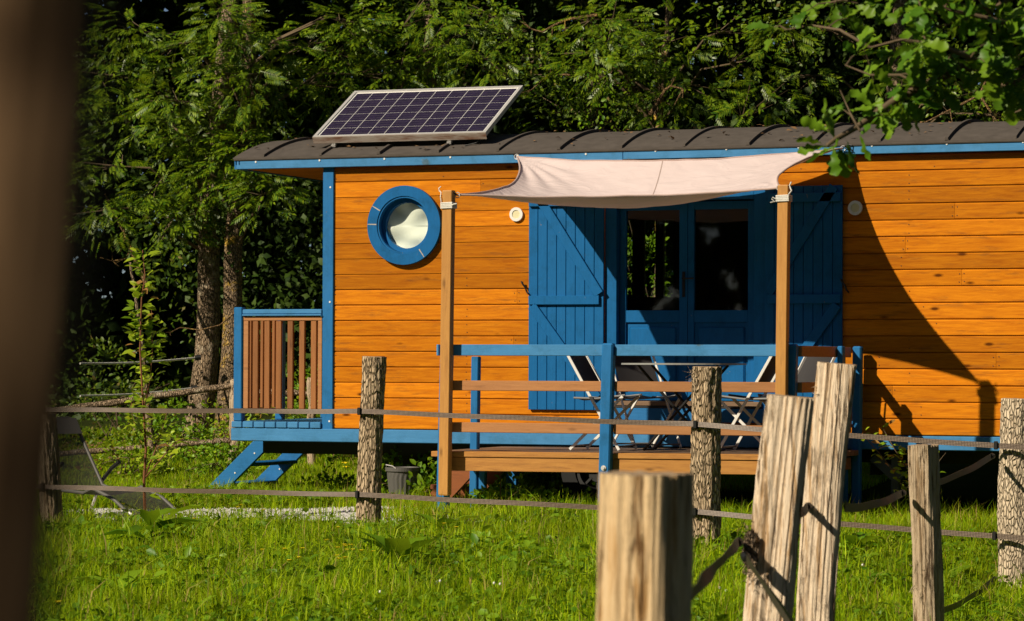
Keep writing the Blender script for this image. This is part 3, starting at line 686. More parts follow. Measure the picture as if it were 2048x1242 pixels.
for x in (0.06, 1.0, 2.1, 3.08): obj('joist', *box(x, x + .045, -1.712, -.16, .40, .499), M['railwood'], DK)
obj('fascia_joist', *box(0.05, 3.12, -.19, -.155, 0.40, 0.499), M['railwood'], DK)
for xp, yp in ((3.06, -.22), (.1, -.22)): obj('leg', *box(xp - .045, xp + .045, yp - .04, yp + .04, -.15, .40), M['bluez'], DK)
# blue posts
def bpost(x, y, z1, z0=-.05, wd=.095, cap=0.012):
    return obj('railing_post', *leanbox(x - wd / 2, x + wd / 2, y - .045, y + .045, z0, z1, cap), M['bluez'], DK)
bpost(0.085, -1.765, 1.437, -.08); bpost(1.512, -1.80, 1.442, 0.05); bpost(3.03, -1.765, 1.437, -.15)
obj('railing_post', *leanbox(0.05, 0.115, -1.11, -1.04, -.05, 1.335, .006, .012), M['bluez'], DK)
obj('post_cap', *box(0.02, .16, -1.115, -1.03, 1.345, 1.36, .003), M['blue'], DK)
obj('post_block', *box(.125, .19, -1.10, -1.05, .20, .40, .01), M['blue'], DK)
obj('bolt', *join(disc((1.51, .435), .022, -1.853, -1.847, 16), disc((1.51, .435), .012, -1.863, -1.853, 10)), M['alu'], DK)
# rails in front (between the posts)
def rail(name, xa, xb, z0, z1, mat, y0=-1.79, y1=-1.745):
    obj(name, *box(xa, xb, y0, y1, z0, z1, .004), mat, DK)
for xa, xb in ((.13, 1.478), (1.575, 3.0)):
    rail('top_rail', xa + .012, xb + .01, 1.340, 1.432, M['bluefade'], -1.80, -1.75)
    rail('middle_rail', xa + .006, xb, 1.052, 1.135, M['railwood']); rail('lower_rail', xa - .002, xb - .006, .708, .79, M['railwood'])
obj('top_rail', *box(.025, .045, -1.80, -1.75, 1.34, 1.432, .004), M['bluefade'], DK)
# right hand side rails running back to the wagon
for z0, z1 in ((1.338, 1.425), (1.052, 1.135), (.708, .79)):
    obj('side_rail', *box(3.085, 3.125, -1.72, -.16, z0, z1, .004), M['railwood'], DK)
obj('side_post', *leanbox(3.125, 3.17, -.66, -.565, .38, 1.43, .008, .01), M['bluez'], DK)
obj('side_post', *leanbox(3.125, 3.20, -.16, -.075, -.15, 1.432, .012, .01), M['bluez'], DK)
# tall pine posts that carry the sail
def tall(x0, y0, z0, xt, zt, lab):
    V, F = box(-.0425, .0425, -.0425, .0425, 0, 1, .004)
    V = [(x0 + (xt - x0) * v.z + v.x, y0 + v.y, z0 + (zt - z0) * v.z) for v in V]
    o = obj('sail_post', V, F, M['postwood'], DK); return o
tall(0.130, -1.858, 0.19, 0.156, 2.702, ''); tall(2.992, -1.858, 0.30, 3.017, 2.693, '')

# steps from the deck down to the left
ST = empty('wooden_steps', (-.2, -.6, 0), 'reddish brown wooden steps going down to the left from the deck', 'steps')
for y in (-.98, -.28):
    obj('stringer', *beam((0.02, y, .43), (-.46, y, -.06), .17, .04, (1, 0, -1), .004), M['redwood'], ST)
for k in range(3):
    z = .40 - k * .165; x = -.03 - k * .155
    obj('tread', *box(x - .19, x + .03, -.955, -.305, z - .04, z, .004), M['redwood'], ST)

# blue steps at the left platform
BS = empty('blue_steps', (-3.0, 1.2, .1), 'blue painted ladder steps leaning at the left end of the wagon platform', 'steps')
for y in (.86, 1.84):
    g = float(gz(-3.3, y))
    obj('stringer', *beam((-2.76, y, .60), (-3.40, y, g + .0), .15, .045, (1, 0, -.85), .005), M['blue'], BS)
    for a, c in ((.12, .0), (.30, 0), (.62, 0)):
        p = Vector((-2.76, y - .0235, .60)).lerp(Vector((-3.40, y - .0235, g)), a)
        obj('screw', *disc((p.x + .03, p.z), .008, y - .028, y - .022, 8), M['white'], BS)
for k, z in enumerate((.53, .33, .13)):
    x = -2.82 - k * .21
    obj('tread', *box(x - .13, x + .10, .885, 1.815, z - .035, z, .004), M['dark'] if False else M['blueshut'], BS)

# ------------------------------------------------------------------ shade sail
SA = empty('shade_sail', (1.55, -1.0, 2.5), 'pale pinkish canvas shade sail stretched above the deck', 'shade sail')
cA, cB, cC, cD = Vector((.085, -.11, 3.10)), Vector((3.04, -.11, 3.105)), Vector((.215, -1.815, 2.665)), Vector((2.965, -1.815, 2.675))
def P(u, v):
    bl = (cC * (1 - u) + cD * u) * (1 - v) + (cA * (1 - u) + cB * u) * v
    qu, qv = 4 * u * (1 - u), 4 * v * (1 - v)
    p = bl.copy()
    p += Vector((0, .37 * qu, -.015 * qu)) * (1 - v)
    p += Vector((0, -.26 * qu, -.085 * qu)) * v
    p += Vector((.21 * qv, 0, -.085 * qv)) * (1 - u) ** 1.5
    p += Vector((-.20 * qv, 0, .0 * qv)) * u ** 1.5
    p.z -= .185 * qv * math.sin(math.pi * u) ** .75 * (1.15 - .3 * v)
    # creases fanning out of the corners
    for cx, cy in ((0, 0), (1, 0), (0, 1), (1, 1)):
        du, dv = abs(u - cx), abs(v - cy); rr = math.hypot(du * 1.7, dv); an = math.atan2(dv, du * 1.7 + 1e-6)
        p.z += .012 * math.sin(an * 17) * math.exp(-((rr - .22) / .2) ** 2)
    p.z += .008 * noise.noise(Vector((u * 7, v * 4, 0))) + .003 * noise.noise(Vector((u * 22 + v * 14, v * 9 - u * 6, 3)))
    return p
nu, nv = 110, 56; V = [P(i / nu, j / nv) for j in range(nv + 1) for i in range(nu + 1)]; F = []
for j in range(nv):
    for i in range(nu): a = j * (nu + 1) + i; F.append([a, a + 1, a + nu + 2, a + nu + 1])
cv = obj('canvas', V, F, M['sail'], SA, smooth=True)
def strip(f, n, wd, mat, name):
    V, F = [], []
    for k in range(n + 1):
        a, b = f(k / n, 0), f(k / n, wd); V += [a + Vector((0, 0, .0025)), b + Vector((0, 0, .0025))]
    for k in range(n): F.append([2 * k, 2 * k + 1, 2 * k + 3, 2 * k + 2])
    obj(name, V, F, mat, cv, smooth=True)
M['seam'] = plain('seam_thread', (0.36, 0.27, 0.24), 0.8)
strip(lambda t, w_: P(.505 + w_ - .02 * t, t), 40, .003, M['seam'], 'seam')
M['hem'] = plain('sail_hem', (0.46, 0.34, 0.31), 0.8, 0, 90, .2)
hem = [P(k / 60, 0) for k in range(61)]; obj('hem', *tube(hem, .008, 6), M['hem'], cv)
hem = [P(0, k / 40) for k in range(41)]; obj('hem', *tube(hem, .008, 6), M['hem'], cv)
hem = [P(1, k / 40) for k in range(41)]; obj('hem', *tube(hem, .008, 6), M['hem'], cv)
hem = [P(k / 60, 1) for k in range(61)]; obj('hem', *tube(hem, .008, 6), M['hem'], cv)
def lashing(x, y, z, sgn):
    parts = []
    for k in range(4):
        zz = z + k * .013
        parts.append(tube([(x - .048, y - .049, zz), (x + .048, y - .049, zz + .003), (x + .05, y + .048, zz + .004), (x - .048, y + .049, zz + .002), (x - .049, y - .047, zz + .001)], .0075, 6))
    parts.append(tube([(x - .045, y - .05, z + .05), (x - .05, y - .055, z + .09), (x - .055, y - .03, z + .13), (x - .075, y - .02, z + .145), (x - .08, y - .02, z + .165), (x - .06, y - .02, z + .18)], .005, 6))
    parts.append(tube([(x + .045, y - .05, z + .02), (x + .075, y - .07, z + .03), (x + .10, y - .07, z + .032)], .005, 6))
    obj('cord', *join(*parts), M['rope'], SA)
lashing(.154, -1.858, 2.555, 1)
def lashing2(x, y, z):
    parts = []
    for k in range(4):
        zz = z + k * .013
        parts.append(tube([(x - .048, y - .049, zz), (x + .048, y - .049, zz + .003), (x + .05, y + .048, zz + .004), (x - .048, y + .049, zz + .002), (x - .049, y - .047, zz + .001)], .0075, 6))
    parts.append(tube([(x - .045, y - .05, z + .01), (x - .075, y - .06, z + .03), (x - .085, y - .055, z + .015), (x - .06, y - .05, z - .005), (x - .095, y - .06, z - .012)], .005, 6))
    parts.append(tube([(x + .045, y - .03, z + .05), (x + .07, y - .03, z + .08), (x + .05, y - .02, z + .12), (x + .065, y - .02, z + .15)], .006, 6))
    obj('cord', *join(*parts), M['rope'], SA)
lashing2(3.015, -1.858, 2.565)
for c_ in (cA, cB, cC, cD): obj('corner_ring', *tube([c_ + Vector((.022 * math.cos(t), 0, .022 * math.sin(t))) for t in [k * math.pi / 6 for k in range(13)]], .004, 6), M['alu'], SA)
obj('hook', *tube([(.085, -.112, 3.10), (.06, -.10, 3.115), (.045, -.082, 3.12)], .006, 6), M['black'], SA)
obj('hook', *join(tube([(3.04, -.11, 3.105), (3.06, -.13, 3.12), (3.09, -.11, 3.10), (3.11, -.09, 3.13), (3.07, -.085, 3.14)], .006, 6), tube([(3.08, -.10, 3.12), (3.12, -.09, 3.08)], .005, 6)), M['black'], SA)
obj('hook', *join(tube([cC, (.198, -1.858, 2.68)], .007, 6)), M['black'], SA)
obj('hook', *join(tube([cD, (2.975, -1.858, 2.655)], .007, 6)), M['black'], SA)

# ------------------------------------------------------------------ table and chairs on the deck
ZD = slope(1.9)
TB = empty('round_table', (1.91, -.98, ZD), 'thin grey round folding table on black crossed legs between the deck chairs', 'table')
TZ = .715
n = 48; obj('table_top', *[[(.52 * math.cos(t) , .52 * math.sin(t), z) for z in (TZ, TZ + .014) for t in [2 * math.pi * k / n for k in range(n)]], [list(range(n))[::-1], list(range(n, 2 * n))] + [[k, (k + 1) % n, (k + 1) % n + n, k + n] for k in range(n)]], M['tabletop'], TB, world=False)
for y in (-.18, .18):
    obj('leg', *tube([(-.34, y, TZ - .002), (.30, y, .01)], .012, 8), M['blacktube'], TB, world=False)
    obj('leg', *tube([(.34, y * .8, TZ - .002), (-.30, y * .8, .01)], .012, 8), M['blacktube'], TB, world=False)
obj('cross_bar', *join(tube([(.30, -.18, .012), (.30, .18, .012)], .010, 8), tube([(-.30, -.144, .012), (-.30, .144, .012)], .010, 8)), M['blacktube'], TB, world=False)

def chair(loc, rz_, label):
    c = empty('folding_chair', (loc[0], loc[1], slope(loc[0])), label, 'chair', 'folding chairs round the table on the deck', rz_)
    sh = .225; bt, ff = (-.28, .86), (.21, .01); sf, bf = (.235, .455), (-.23, .01)
    for s in (-1, 1):
        obj('side_bar', *beam((bt[0], s * sh, bt[1]), (ff[0], s * sh, ff[1]), .024, .012, (1, 0, .5), .002), M['chairmetal'], c, world=False)
        obj('side_bar', *beam((sf[0], s * (sh - .016), sf[1]), (bf[0], s * (sh - .016), bf[1]), .024, .012, (1, 0, -.5), .002), M['chairmetal'], c, world=False)
        obj('seat_rail', *tube([(-.20, s * (sh - .03), .44), (.0, s * (sh - .03), .435), (.25, s * (sh - .03), .465)], .009, 8), M['chairgrey'], c, world=False)
    for (x, z), wd in ((ff, sh), (bf, sh - .016)):
        obj('cross_bar', *tube([(x * .93, -wd, z + .03), (x * .93, wd, z + .03)], .008, 8), M['chairgrey'], c, world=False)
    def sling(p, q, sag, nm):
        V, F = [], []; a = 8
        for i in range(a + 1):
            for j in range(a + 1):
                t, s = i / a, j / a; pt = Vector(p).lerp(Vector(q), t); nrm = Vector((-(q[2] - p[2]), 0, q[0] - p[0])).normalized()
                k = 4 * s * (1 - s) * sag
                V.append((pt.x + nrm.x * k, (s - .5) * 2 * (sh - .03), pt.z + nrm.z * k))
        V += [(v[0], v[1], v[2] - .004) for v in V]; m_ = (a + 1) ** 2
        for i in range(a):
            for j in range(a):
                q0 = i * (a + 1) + j; f = [q0, q0 + 1, q0 + a + 2, q0 + a + 1]; F.append(f); F.append([x + m_ for x in f[::-1]])
        obj(nm, V, F, M['sling'], c, smooth=True, world=False)
    sling((-.17, 0, .44), (.24, 0, .462), -.02, 'seat')
    sling((-.095, 0, .55), (-.268, 0, .845), .02, 'backrest')
    return c
chair((1.225, -1.02), 0.0, 'white barred folding chair nearest the left of the table, its backrest to the left')
chair((1.40, -.45), R(-40), 'folding chair behind the left end of the table, facing the camera and turned right')
chair((2.50, -1.02), R(180), 'white barred folding chair at the right of the table, facing left')
chair((2.74, -.50), R(228), 'folding chair in the right rear corner of the deck, its sling beside the pine post')

# ------------------------------------------------------------------ bin
BN = empty('plastic_bin', (-1.02, -.05, 0), 'dark grey ribbed plastic bin standing in the weeds beside the bark covered fence post', 'bin')
seg = 40; V, F = [], []
prof = [(.105, 0), (.11, .03), (.135, .25), (.142, .31), (.155, .312), (.157, .345), (.148, .348), (.14, .33), (.02, .325)]
for r_, z in prof:
    for k in range(seg):
        t = 2 * math.pi * k / seg; rr = r_ + (.003 * math.cos(k * math.pi) if z < .3 else 0); V.append((rr * math.cos(t), rr * math.sin(t), z))
for i in range(len(prof) - 1):
    for k in range(seg): F.append([i * seg + k, i * seg + (k + 1) % seg, (i + 1) * seg + (k + 1) % seg, (i + 1) * seg + k])
F.append(list(range((len(prof) - 1) * seg, len(prof) * seg)))
obj('body', V, F, M['bin'], BN, world=False)
obj('handle', *tube([(-.13, -.06, .34), (-.11, -.12, .37), (-.03, -.155, .36), (.0, -.157, .34)], .005, 6), M['alu'], BN, world=False)

# ------------------------------------------------------------------ sun lounger
d2 = Vector((.92, -.40, 0)).normalized(); ang = math.atan2(d2.y, d2.x)
LG = empty('sun_lounger', (-2.92, -2.52, float(gz(-2.9, -2.5)) - .03), 'grey mesh sun lounger with raised back standing in the grass by the left fence post', 'lounger', None, ang)
hw = .25
side = [(-.40, .84), (-.35, .77), (-.18, .54), (0.0, .30), (.12, .27), (.40, .26), (.52, .30), (.80, .22), (1.02, .10)]
for s in (-1, 1):
    obj('side_rail', *tube([(x, s * hw, z) for x, z in side], .015, 8), M['lounge2'] if 'lounge2' in M else M['bin'], LG, world=False)
    obj('leg', *tube([(1.0, s * hw, .12), (1.10, s * hw, .08), (1.18, s * hw, -.03)], .012, 8), M['alu'], LG, world=False)
    obj('leg', *tube([(.10, s * (hw + .02), .27), (-.1, s * (hw + .02), .24), (-.22, s * (hw + .02), .02), (-.24, s * (hw + .02), -.03)], .012, 8), M['alu'], LG, world=False)
    obj('armrest', *tube([(-.08, s * (hw + .04), .32), (.06, s * (hw + .045), .44), (.17, s * (hw + .045), .50)], .017, 8), M['black'], LG, world=False)
obj('head_bar', *tube([(-.40, -hw, .84), (-.42, -.2, .86), (-.42, .2, .86), (-.40, hw, .84)], .013, 8), M['bin'], LG, world=False)
V, F = [], []
for i, (x, z) in enumerate(side):
    for j in range(9): s = j / 8; V.append((x, (s - .5) * 2 * hw, z - .03 * 4 * s * (1 - s)))
for i in range(len(side) - 1):
    for j in range(8): a = i * 9 + j; F.append([a, a + 1, a + 10, a + 9])
obj('fabric', V, F, M['lounge'], LG, smooth=True, world=False)
obj('headrest', *[[(x, y, z) for x, z in ((-.39, .86), (-.30, .73)) for y in (-.24, .24)] + [(x + .03, y, z) for x, z in ((-.39, .86), (-.30, .73)) for y in (-.24, .24)], [[0, 1, 3, 2], [4, 6, 7, 5], [0, 4, 5, 1], [2, 3, 7, 6]]], M['bin'], LG, world=False)

# ------------------------------------------------------------------ fence posts
def post(name, base, top, rx, ry, label, kind='round', mat=None, seed=0, seg=96, rings=140, rough=.012, rot=0.0, flare=0.0, bend=0.0, cut=0.0):
    base, top = Vector(base), Vector(top); H = (top - base).length
    E_ = empty(name, base, label, 'fence post', 'wooden fence posts')
    ax = (top - base) / H; sx = Vector((math.cos(rot), math.sin(rot), 0)); sx = (sx - ax * sx.dot(ax)).normalized(); sy = ax.cross(sx)
    V, F = [], []
    for i in range(rings + 1):
        t = i / rings; c = ax * (H * t) + sx * bend * (4 * t * (1 - t))
        for k in range(seg):
            a = 2 * math.pi * k / seg; cs, sn = math.cos(a), math.sin(a)
            if kind == 'round': q = 1.0
            else:
                pw = {'slab': 4.2, 'wedge': 3.2}[kind]; q = (abs(cs) ** pw + abs(sn) ** pw) ** (-1 / pw); q *= 1 + .07 * noise.noise(Vector((cs * 2.6 + seed, sn * 2.6, t * H * .9))) + .035 * noise.noise(Vector((cs * 7 + seed, sn * 7, t * H * .6)))
                if kind == 'wedge': q *= 1 - .22 * (cs > 0) * abs(sn)
            big = noise.noise(Vector((cs * 1.1 + seed, sn * 1.1, t * H * 2.2))) * .10
            ver = noise.fractal(Vector((cs * 5 + seed, sn * 5, t * H * (3.0 if kind == 'round' else .8))), 1.0, 2.0, 4) + (0 if kind == 'round' else .45 * noise.noise(Vector((cs * 22 + seed, sn * 22, t * H * 1.5))) + .5 * noise.noise(Vector((cs * 2, sn * 2, t * H * 9 + seed))) ** 2)
            fin = noise.noise(Vector((cs * 15 + seed, sn * 15, t * H * 28)))
            x = cs * rx * q * (1 + big + flare * (1 - t) ** 3); y = sn * ry * q * (1 + big + flare * (1 - t) ** 3)
            dd = rough * (ver * .8 + (fin * .35 if kind == 'round' else 0))
            zz = cut * (cs * .6 + sn * .3) * t ** 12 + (.006 * noise.noise(Vector((cs * 3, sn * 3, seed))) if i == rings else 0)
            V.append(c + sx * (x + cs * dd) + sy * (y + sn * dd) + ax * zz)
    for i in range(rings):
        for k in range(seg): F.append([i * seg + k, i * seg + (k + 1) % seg, (i + 1) * seg + (k + 1) % seg, (i + 1) * seg + k])
    nF = len(F); cpt = len(V); V.append(ax * H + Vector((0, 0, .002)) + (Vector((0, 0, 0))))
    for k in range(seg): F.append([rings * seg + k, rings * seg + (k + 1) % seg, cpt])
    o = obj('log', V, F, [mat, M['endgrain']], E_, smooth=(kind == 'round'), world=False)
    for i, p in enumerate(o.data.polygons):
        if i >= nF: p.material_index = 1
    return E_
def insul(p, par, r=.012, h=.055):
    obj('insulator', *join(box(p[0] - r, p[0] + r, p[1] - .02, p[1] + .012, p[2] - h / 2, p[2] + h / 2, .003), box(p[0] - r * .6, p[0] + r * .6, p[1], p[1] + .03, p[2] - .012, p[2] + .012)), M['black'], par)
pA = post('fence_post', (-2.38, -3.88, -.12), (-2.44, -3.92, .862), .085, .08, 'greyish weathered fence post at far left beside the sun lounger', 'round', M['splitgrey'], 3, rough=.016)
pB = post('fence_post', (0.502, -4.275, -.08), (.552, -4.28, 1.322), .088, .085, 'round bark covered fence post in front of the round window end of the wagon', 'round', M['bark'], 11, rough=.012, seg=72, rings=220)
pC = post('fence_post', (3.226, -4.63, -.14), (3.244, -4.64, 1.256), .102, .098, 'thick bark covered fence post in front of the middle of the deck', 'round', M['bark'], 23, rough=.017, seg=72, rings=220)
pD = post('fence_post', (5.44, -4.74, -.42), (5.46, -4.75, 1.05), .115, .11, 'pale barked fence post at the right edge of the picture', 'round', M['barkpale'], 31, rough=.012, seg=72, rings=220, bend=-.02)
pE = post('fence_post', (5.595, -7.99, -.45), (5.565, -8.02, .822), .068, .075, 'slim short split post with a dark side, second from the right edge', 'slab', M['splitgrey'], 41, rough=.012, rot=-.35)
pF = post('fence_post', (5.75, -11.14, -.45), (5.875, -11.13, 1.274), .081, .06, 'tallest pale split fence post with dark streaks near its top', 'slab', M['split'], 57, rough=.012, rot=.15, bend=-.015)
pG = post('fence_post', (5.945, -12.68, -.35), (6.083, -12.66, 1.138), .090, .05, 'broad flat pale fence slab leaning to the right', 'slab', M['split'], 63, rough=.013, rot=.1, bend=-.012)
pH = post('fence_post', (7.245, -18.09, -.25), (7.268, -18.09, 1.022), .086, .10, 'blurred thick yellowish sawn post nearest the camera at bottom centre', 'slab', M['splitnear'], 77, rough=.010, rot=-.12)
# frayed bark fibres
def fibres(par, pts, n, L, mat):
    parts = []
    for k in range(n):
        p = Vector(random.choice(pts)) + Vector((random.gauss(0, .01), random.gauss(0, .01), random.gauss(0, .03)))
        q = p + Vector((random.uniform(-1, .3), random.uniform(-.6, .2), random.uniform(-1, .6))) * L
        parts.append(tube([p, p.lerp(q, .5) + Vector((0, 0, random.uniform(-.01, .01))), q], [.002, .0016, .0006], 4, False))
    obj('bark_fibre', *join(*parts), mat, par, kind='stuff')
fibres(pF, [tuple(at(1642, y, 13.47)) for y in range(780, 960, 12)], 40, .035, M['barkpale'])
fibres(pG, [tuple(at(1500, y, 11.93)) for y in (1075, 1090, 1110, 1120, 1140)], 120, .03, M['trunk'])
fibres(pC, [tuple(at(1387, y, 20.42)) for y in (745, 760)], 14, .07, M['bark'])
fibres(pE, [tuple(at(1828, y, 16.4)) for y in (1150, 1170, 1180)], 12, .03, M['bark'])
o = obj('knot_burl', [tuple(Vector((math.cos(a) * math.cos(b) * .035, math.sin(a) * math.cos(b) * .03, math.sin(b) * .07)) * (1 + .5 * noise.noise(Vector((a * 2, b * 3, 1)))) + at(1502, 1100, 11.95)) for b in [(-1.5 + 3.0 * j / 9) for j in range(10)] for a in [6.283 * i / 16 for i in range(16)]],
    [[j * 16 + i, j * 16 + (i + 1) % 16, (j + 1) * 16 + (i + 1) % 16, (j + 1) * 16 + i] for j in range(9) for i in range(16)], M['trunk'], pG)

# fence tapes
def tape(name, pts, wd, label, group, mat, wob=.003, sag=.0, par=None, twist=0.0):
    pts = [Vector(p) for p in pts]; V, F, UV = [], [], []; L = 0; prev = None; ths = .0012
    path = []
    for a, b in zip(pts[:-1], pts[1:]):
        n = max(4, int((b - a).length / .05))
        for i in range(n): t = i / n; path.append(a.lerp(b, t) - Vector((0, 0, sag * 4 * t * (1 - t))))
    path.append(pts[-1])
    us = []
    for i, p in enumerate(path):
        if i: L += (p - path[i - 1]).length
        us.append(L)
        d = (path[min(i + 1, len(path) - 1)] - path[max(i - 1, 0)]).normalized(); h = Vector((0, 0, 1)); h = (h - d * h.dot(d)).normalized()
        s = d.cross(h); tw = twist * math.sin(L * 2.1) + .10 * math.sin(L * 3.7)
        hh = h * math.cos(tw) + s * math.sin(tw)
        nn_ = d.cross(hh)
        c = p + Vector((0, 0, wob * math.sin(L * 5)))
        V += [c - hh * wd / 2 - nn_ * ths, c + hh * wd / 2 - nn_ * ths, c + hh * wd / 2 + nn_ * ths, c - hh * wd / 2 + nn_ * ths]
    for i in range(len(path) - 1):
        for j in range(4): F.append([i * 4 + j, i * 4 + (j + 1) % 4, i * 4 + 4 + (j + 1) % 4, i * 4 + 4 + j])
    o = obj(name, V, F, mat, par)
    uvl = o.data.uv_layers.new(name='UVMap'); vv = {0: 0, 1: 1, 2: 1, 3: 0}
    for lp in o.data.loops: vi = lp.vertex_index; uvl.data[lp.index].uv = (us[vi // 4], vv[vi % 4])
    if label: tag(o, label, 'fence tape', group)
    return o
G1 = 'electric fence tapes along the posts'
yo = -.11
up1 = [(-4.6, -3.65, .93), (-2.40, -4.01, .902), (.485, -4.39, .918), (3.197, -4.755, .856), (5.33, -4.90, .741), (8.2, -5.3, .60)]
lo1 = [(-4.6, -3.65, .33), (-2.40, -4.01, .296), (.47, -4.39, .303), (3.195, -4.755, .249), (5.32, -4.90, .141), (8.2, -5.3, .0)]
tape('fence_tape', up1, .036, 'upper woven electric fence tape running across the picture in front of the wagon', G1, M['tape'], .002, .004, twist=.12)
tape('fence_tape', lo1, .036, 'lower woven electric fence tape running just above the grass', G1, M['tape'], .002, .004, twist=.12)
for pr, a in ((pA, 1), (pB, 2), (pC, 3), (pD, 4)):
    for q in (up1, lo1): insul((q[a][0], q[a][1], q[a][2]), pr)
G2 = 'dark gate tapes between the split posts'
def gate(a, b, label, wd=.04, sag=.02):
    t = tape('gate_tape', [a, b], wd, label, G2, M['darktape'], .002, sag, twist=.25)
    d = (Vector(b) - Vector(a)).normalized(); p = Vector(a)
    obj('tape_clamp', *join(tube([p - d * .03, p, p + d * .05], [.012, .02, .014], 8), tube([p + d * .05, p + d * .07], [.02, .012], 8)), M['black'], t)
gate(at(1985, 912, 19.45), at(1852, 972, 16.7), 'dark gate tape from the right edge post down to the slim split post')
gate(at(1806, 986, 16.4), at(1690, 1016, 13.7), 'dark gate tape between the slim split post and the tallest split post')
gate(at(1617, 1013, 13.45), at(1590, 1018, 12.1), 'short dark gate tape between the tallest split post and the leaning slab')
gate(at(1990, 1158, 19.45), at(1886, 1222, 16.6), 'lower dark gate tape reaching down to the slim split post')
gate(at(1478, 1084, 11.9), at(1375, 1196, 6.8), 'dark gate tape from the leaning slab to the blurred near post', .04, .0)
gate(at(1490, 1112, 11.85), at(1610, 1290, 9.6), 'dark strip standing in for the tape shadow across the foot of the leaning slab', .045, .0)  # added dark strip in place of the shadow a tape casts on the slab

# ------------------------------------------------------------------ far fence at the left
BF = empty('back_fence', (-5.0, 3.5, .2), 'low split rail fence with weathered posts behind the left end of the wagon', 'fence')
def rough_log(p, q, r, mat, name, seed, par, seg=12, n=20, k=.25):
    p, q = Vector(p), Vector(q); pts = [p.lerp(q, i / n) + Vector((noise.noise(Vector((i * .3, seed, 0))), noise.noise(Vector((i * .3, seed, 5))), noise.noise(Vector((i * .3, seed, 9))))) * r * .6 for i in range(n + 1)]
    return obj(name, *tube(pts, [r * (1 + k * noise.noise(Vector((i * .7, seed, 3)))) for i in range(n + 1)], seg), mat, par, smooth=True)
rough_log((-4.53, 3.64, -.05), (-4.52, 3.64, 1.10), .055, M['splitgrey'], 'post', 1, BF); rough_log((-3.775, 3.94, -.05), (-3.77, 3.94, 1.12), .045, M['splitgrey'], 'post', 2, BF)
rough_log((-6.6, 2.85, -.05), (-6.6, 2.85, 1.05), .055, M['trunk'], 'post', 3, BF)
rough_log((-6.6, 2.88, .72), (-4.50, 3.68, 1.05), .035, M['trunk'], 'rail', 4, BF); rough_log((-6.6, 2.88, .28), (-4.50, 3.68, .465), .03, M['trunk'], 'rail', 5, BF)
rough_log((-4.5, 3.68, .98), (-3.77, 3.98, .95), .03, M['trunk'], 'rail', 6, BF)
for k, (a, b, lb) in enumerate((((-7.0, 3.3, 1.2), (-5.02, 5.1, 1.33), 'upper'), ((-7.0, 3.3, .90), (-5.06, 5.1, 1.0), 'lower'))):
    a = at(160, 727 if k == 0 else 792, 31.5); b = at(390 if k == 0 else 383, 716 if k == 0 else 777, 32.75)
    t = obj('fence_rope', *tube([a.lerp(b, i / 10) - Vector((0, 0, .02 * math.sin(math.pi * i / 10))) for i in range(11)], .012, 6), M['rope'])
    tag(t, lb + ' white electric rope tied to the leaning tree trunk at left', 'rope', 'white ropes tied to the left tree')
    obj('rope_insulator', *tube([b, b + Vector((.06, .03, .01))], .03, 8), M['black'], t)

# ------------------------------------------------------------------ foliage templates (numpy): verts, tris
def leaf_diamond(l=1.0, w_=.45, fold=.12):
    return np.array([(0, 0, 0), (.45 * l, w_ / 2, fold * w_), (.45 * l, -w_ / 2, fold * w_), (l, 0, -.06 * l)], float), np.array([(0, 2, 1), (1, 2, 3)])
def leaf_six(l=1.0, w_=.5, fold=.15, curl=.12):
    V = np.array([(0, 0, 0), (.3 * l, w_ * .45, fold * w_), (.3 * l, -w_ * .45, fold * w_), (.68 * l, w_ * .4, fold * w_ - curl * .4 * l), (.68 * l, -w_ * .4, fold * w_ - curl * .4 * l), (l, 0, -curl * l), (.35 * l, 0, 0), (.68 * l, 0, -curl * .45 * l)], float)
    return V, np.array([(0, 6, 1), (0, 2, 6), (1, 6, 7), (1, 7, 3), (6, 2, 4), (6, 4, 7), (3, 7, 5), (7, 4, 5)])
def pinnate(L=.25, pairs=5):
    Vs, Fs = [], []; o = 0
    lv, lf = leaf_diamond(1, .32)
    def put(x, y, z, a, s):
        nonlocal o
        c, sn = math.cos(a), math.sin(a); v = lv * s
        vv = np.stack([v[:, 0] * c - v[:, 1] * sn + x, v[:, 0] * sn + v[:, 1] * c + y, v[:, 2] + z - abs(v[:, 0]) * .25], -1)
        Vs.append(vv); Fs.append(lf + o); o += 4
    for k in range(pairs):
        t = .22 + .68 * k / pairs; s = .068 * (1 - .25 * abs(t - .6)); z = -.12 * L * t * t
        for sd in (-1, 1): put(L * t, 0, z, sd * R(58 - 14 * t), s)
    put(L * .93, 0, -.12 * L, 0, .068)
    Vs.append(np.array([(0, .0025, 0), (0, -.0025, 0), (L, 0, -.12 * L)])); Fs.append(np.array([(0, 1, 2)]) + o)
    return np.concatenate(Vs), np.concatenate(Fs)
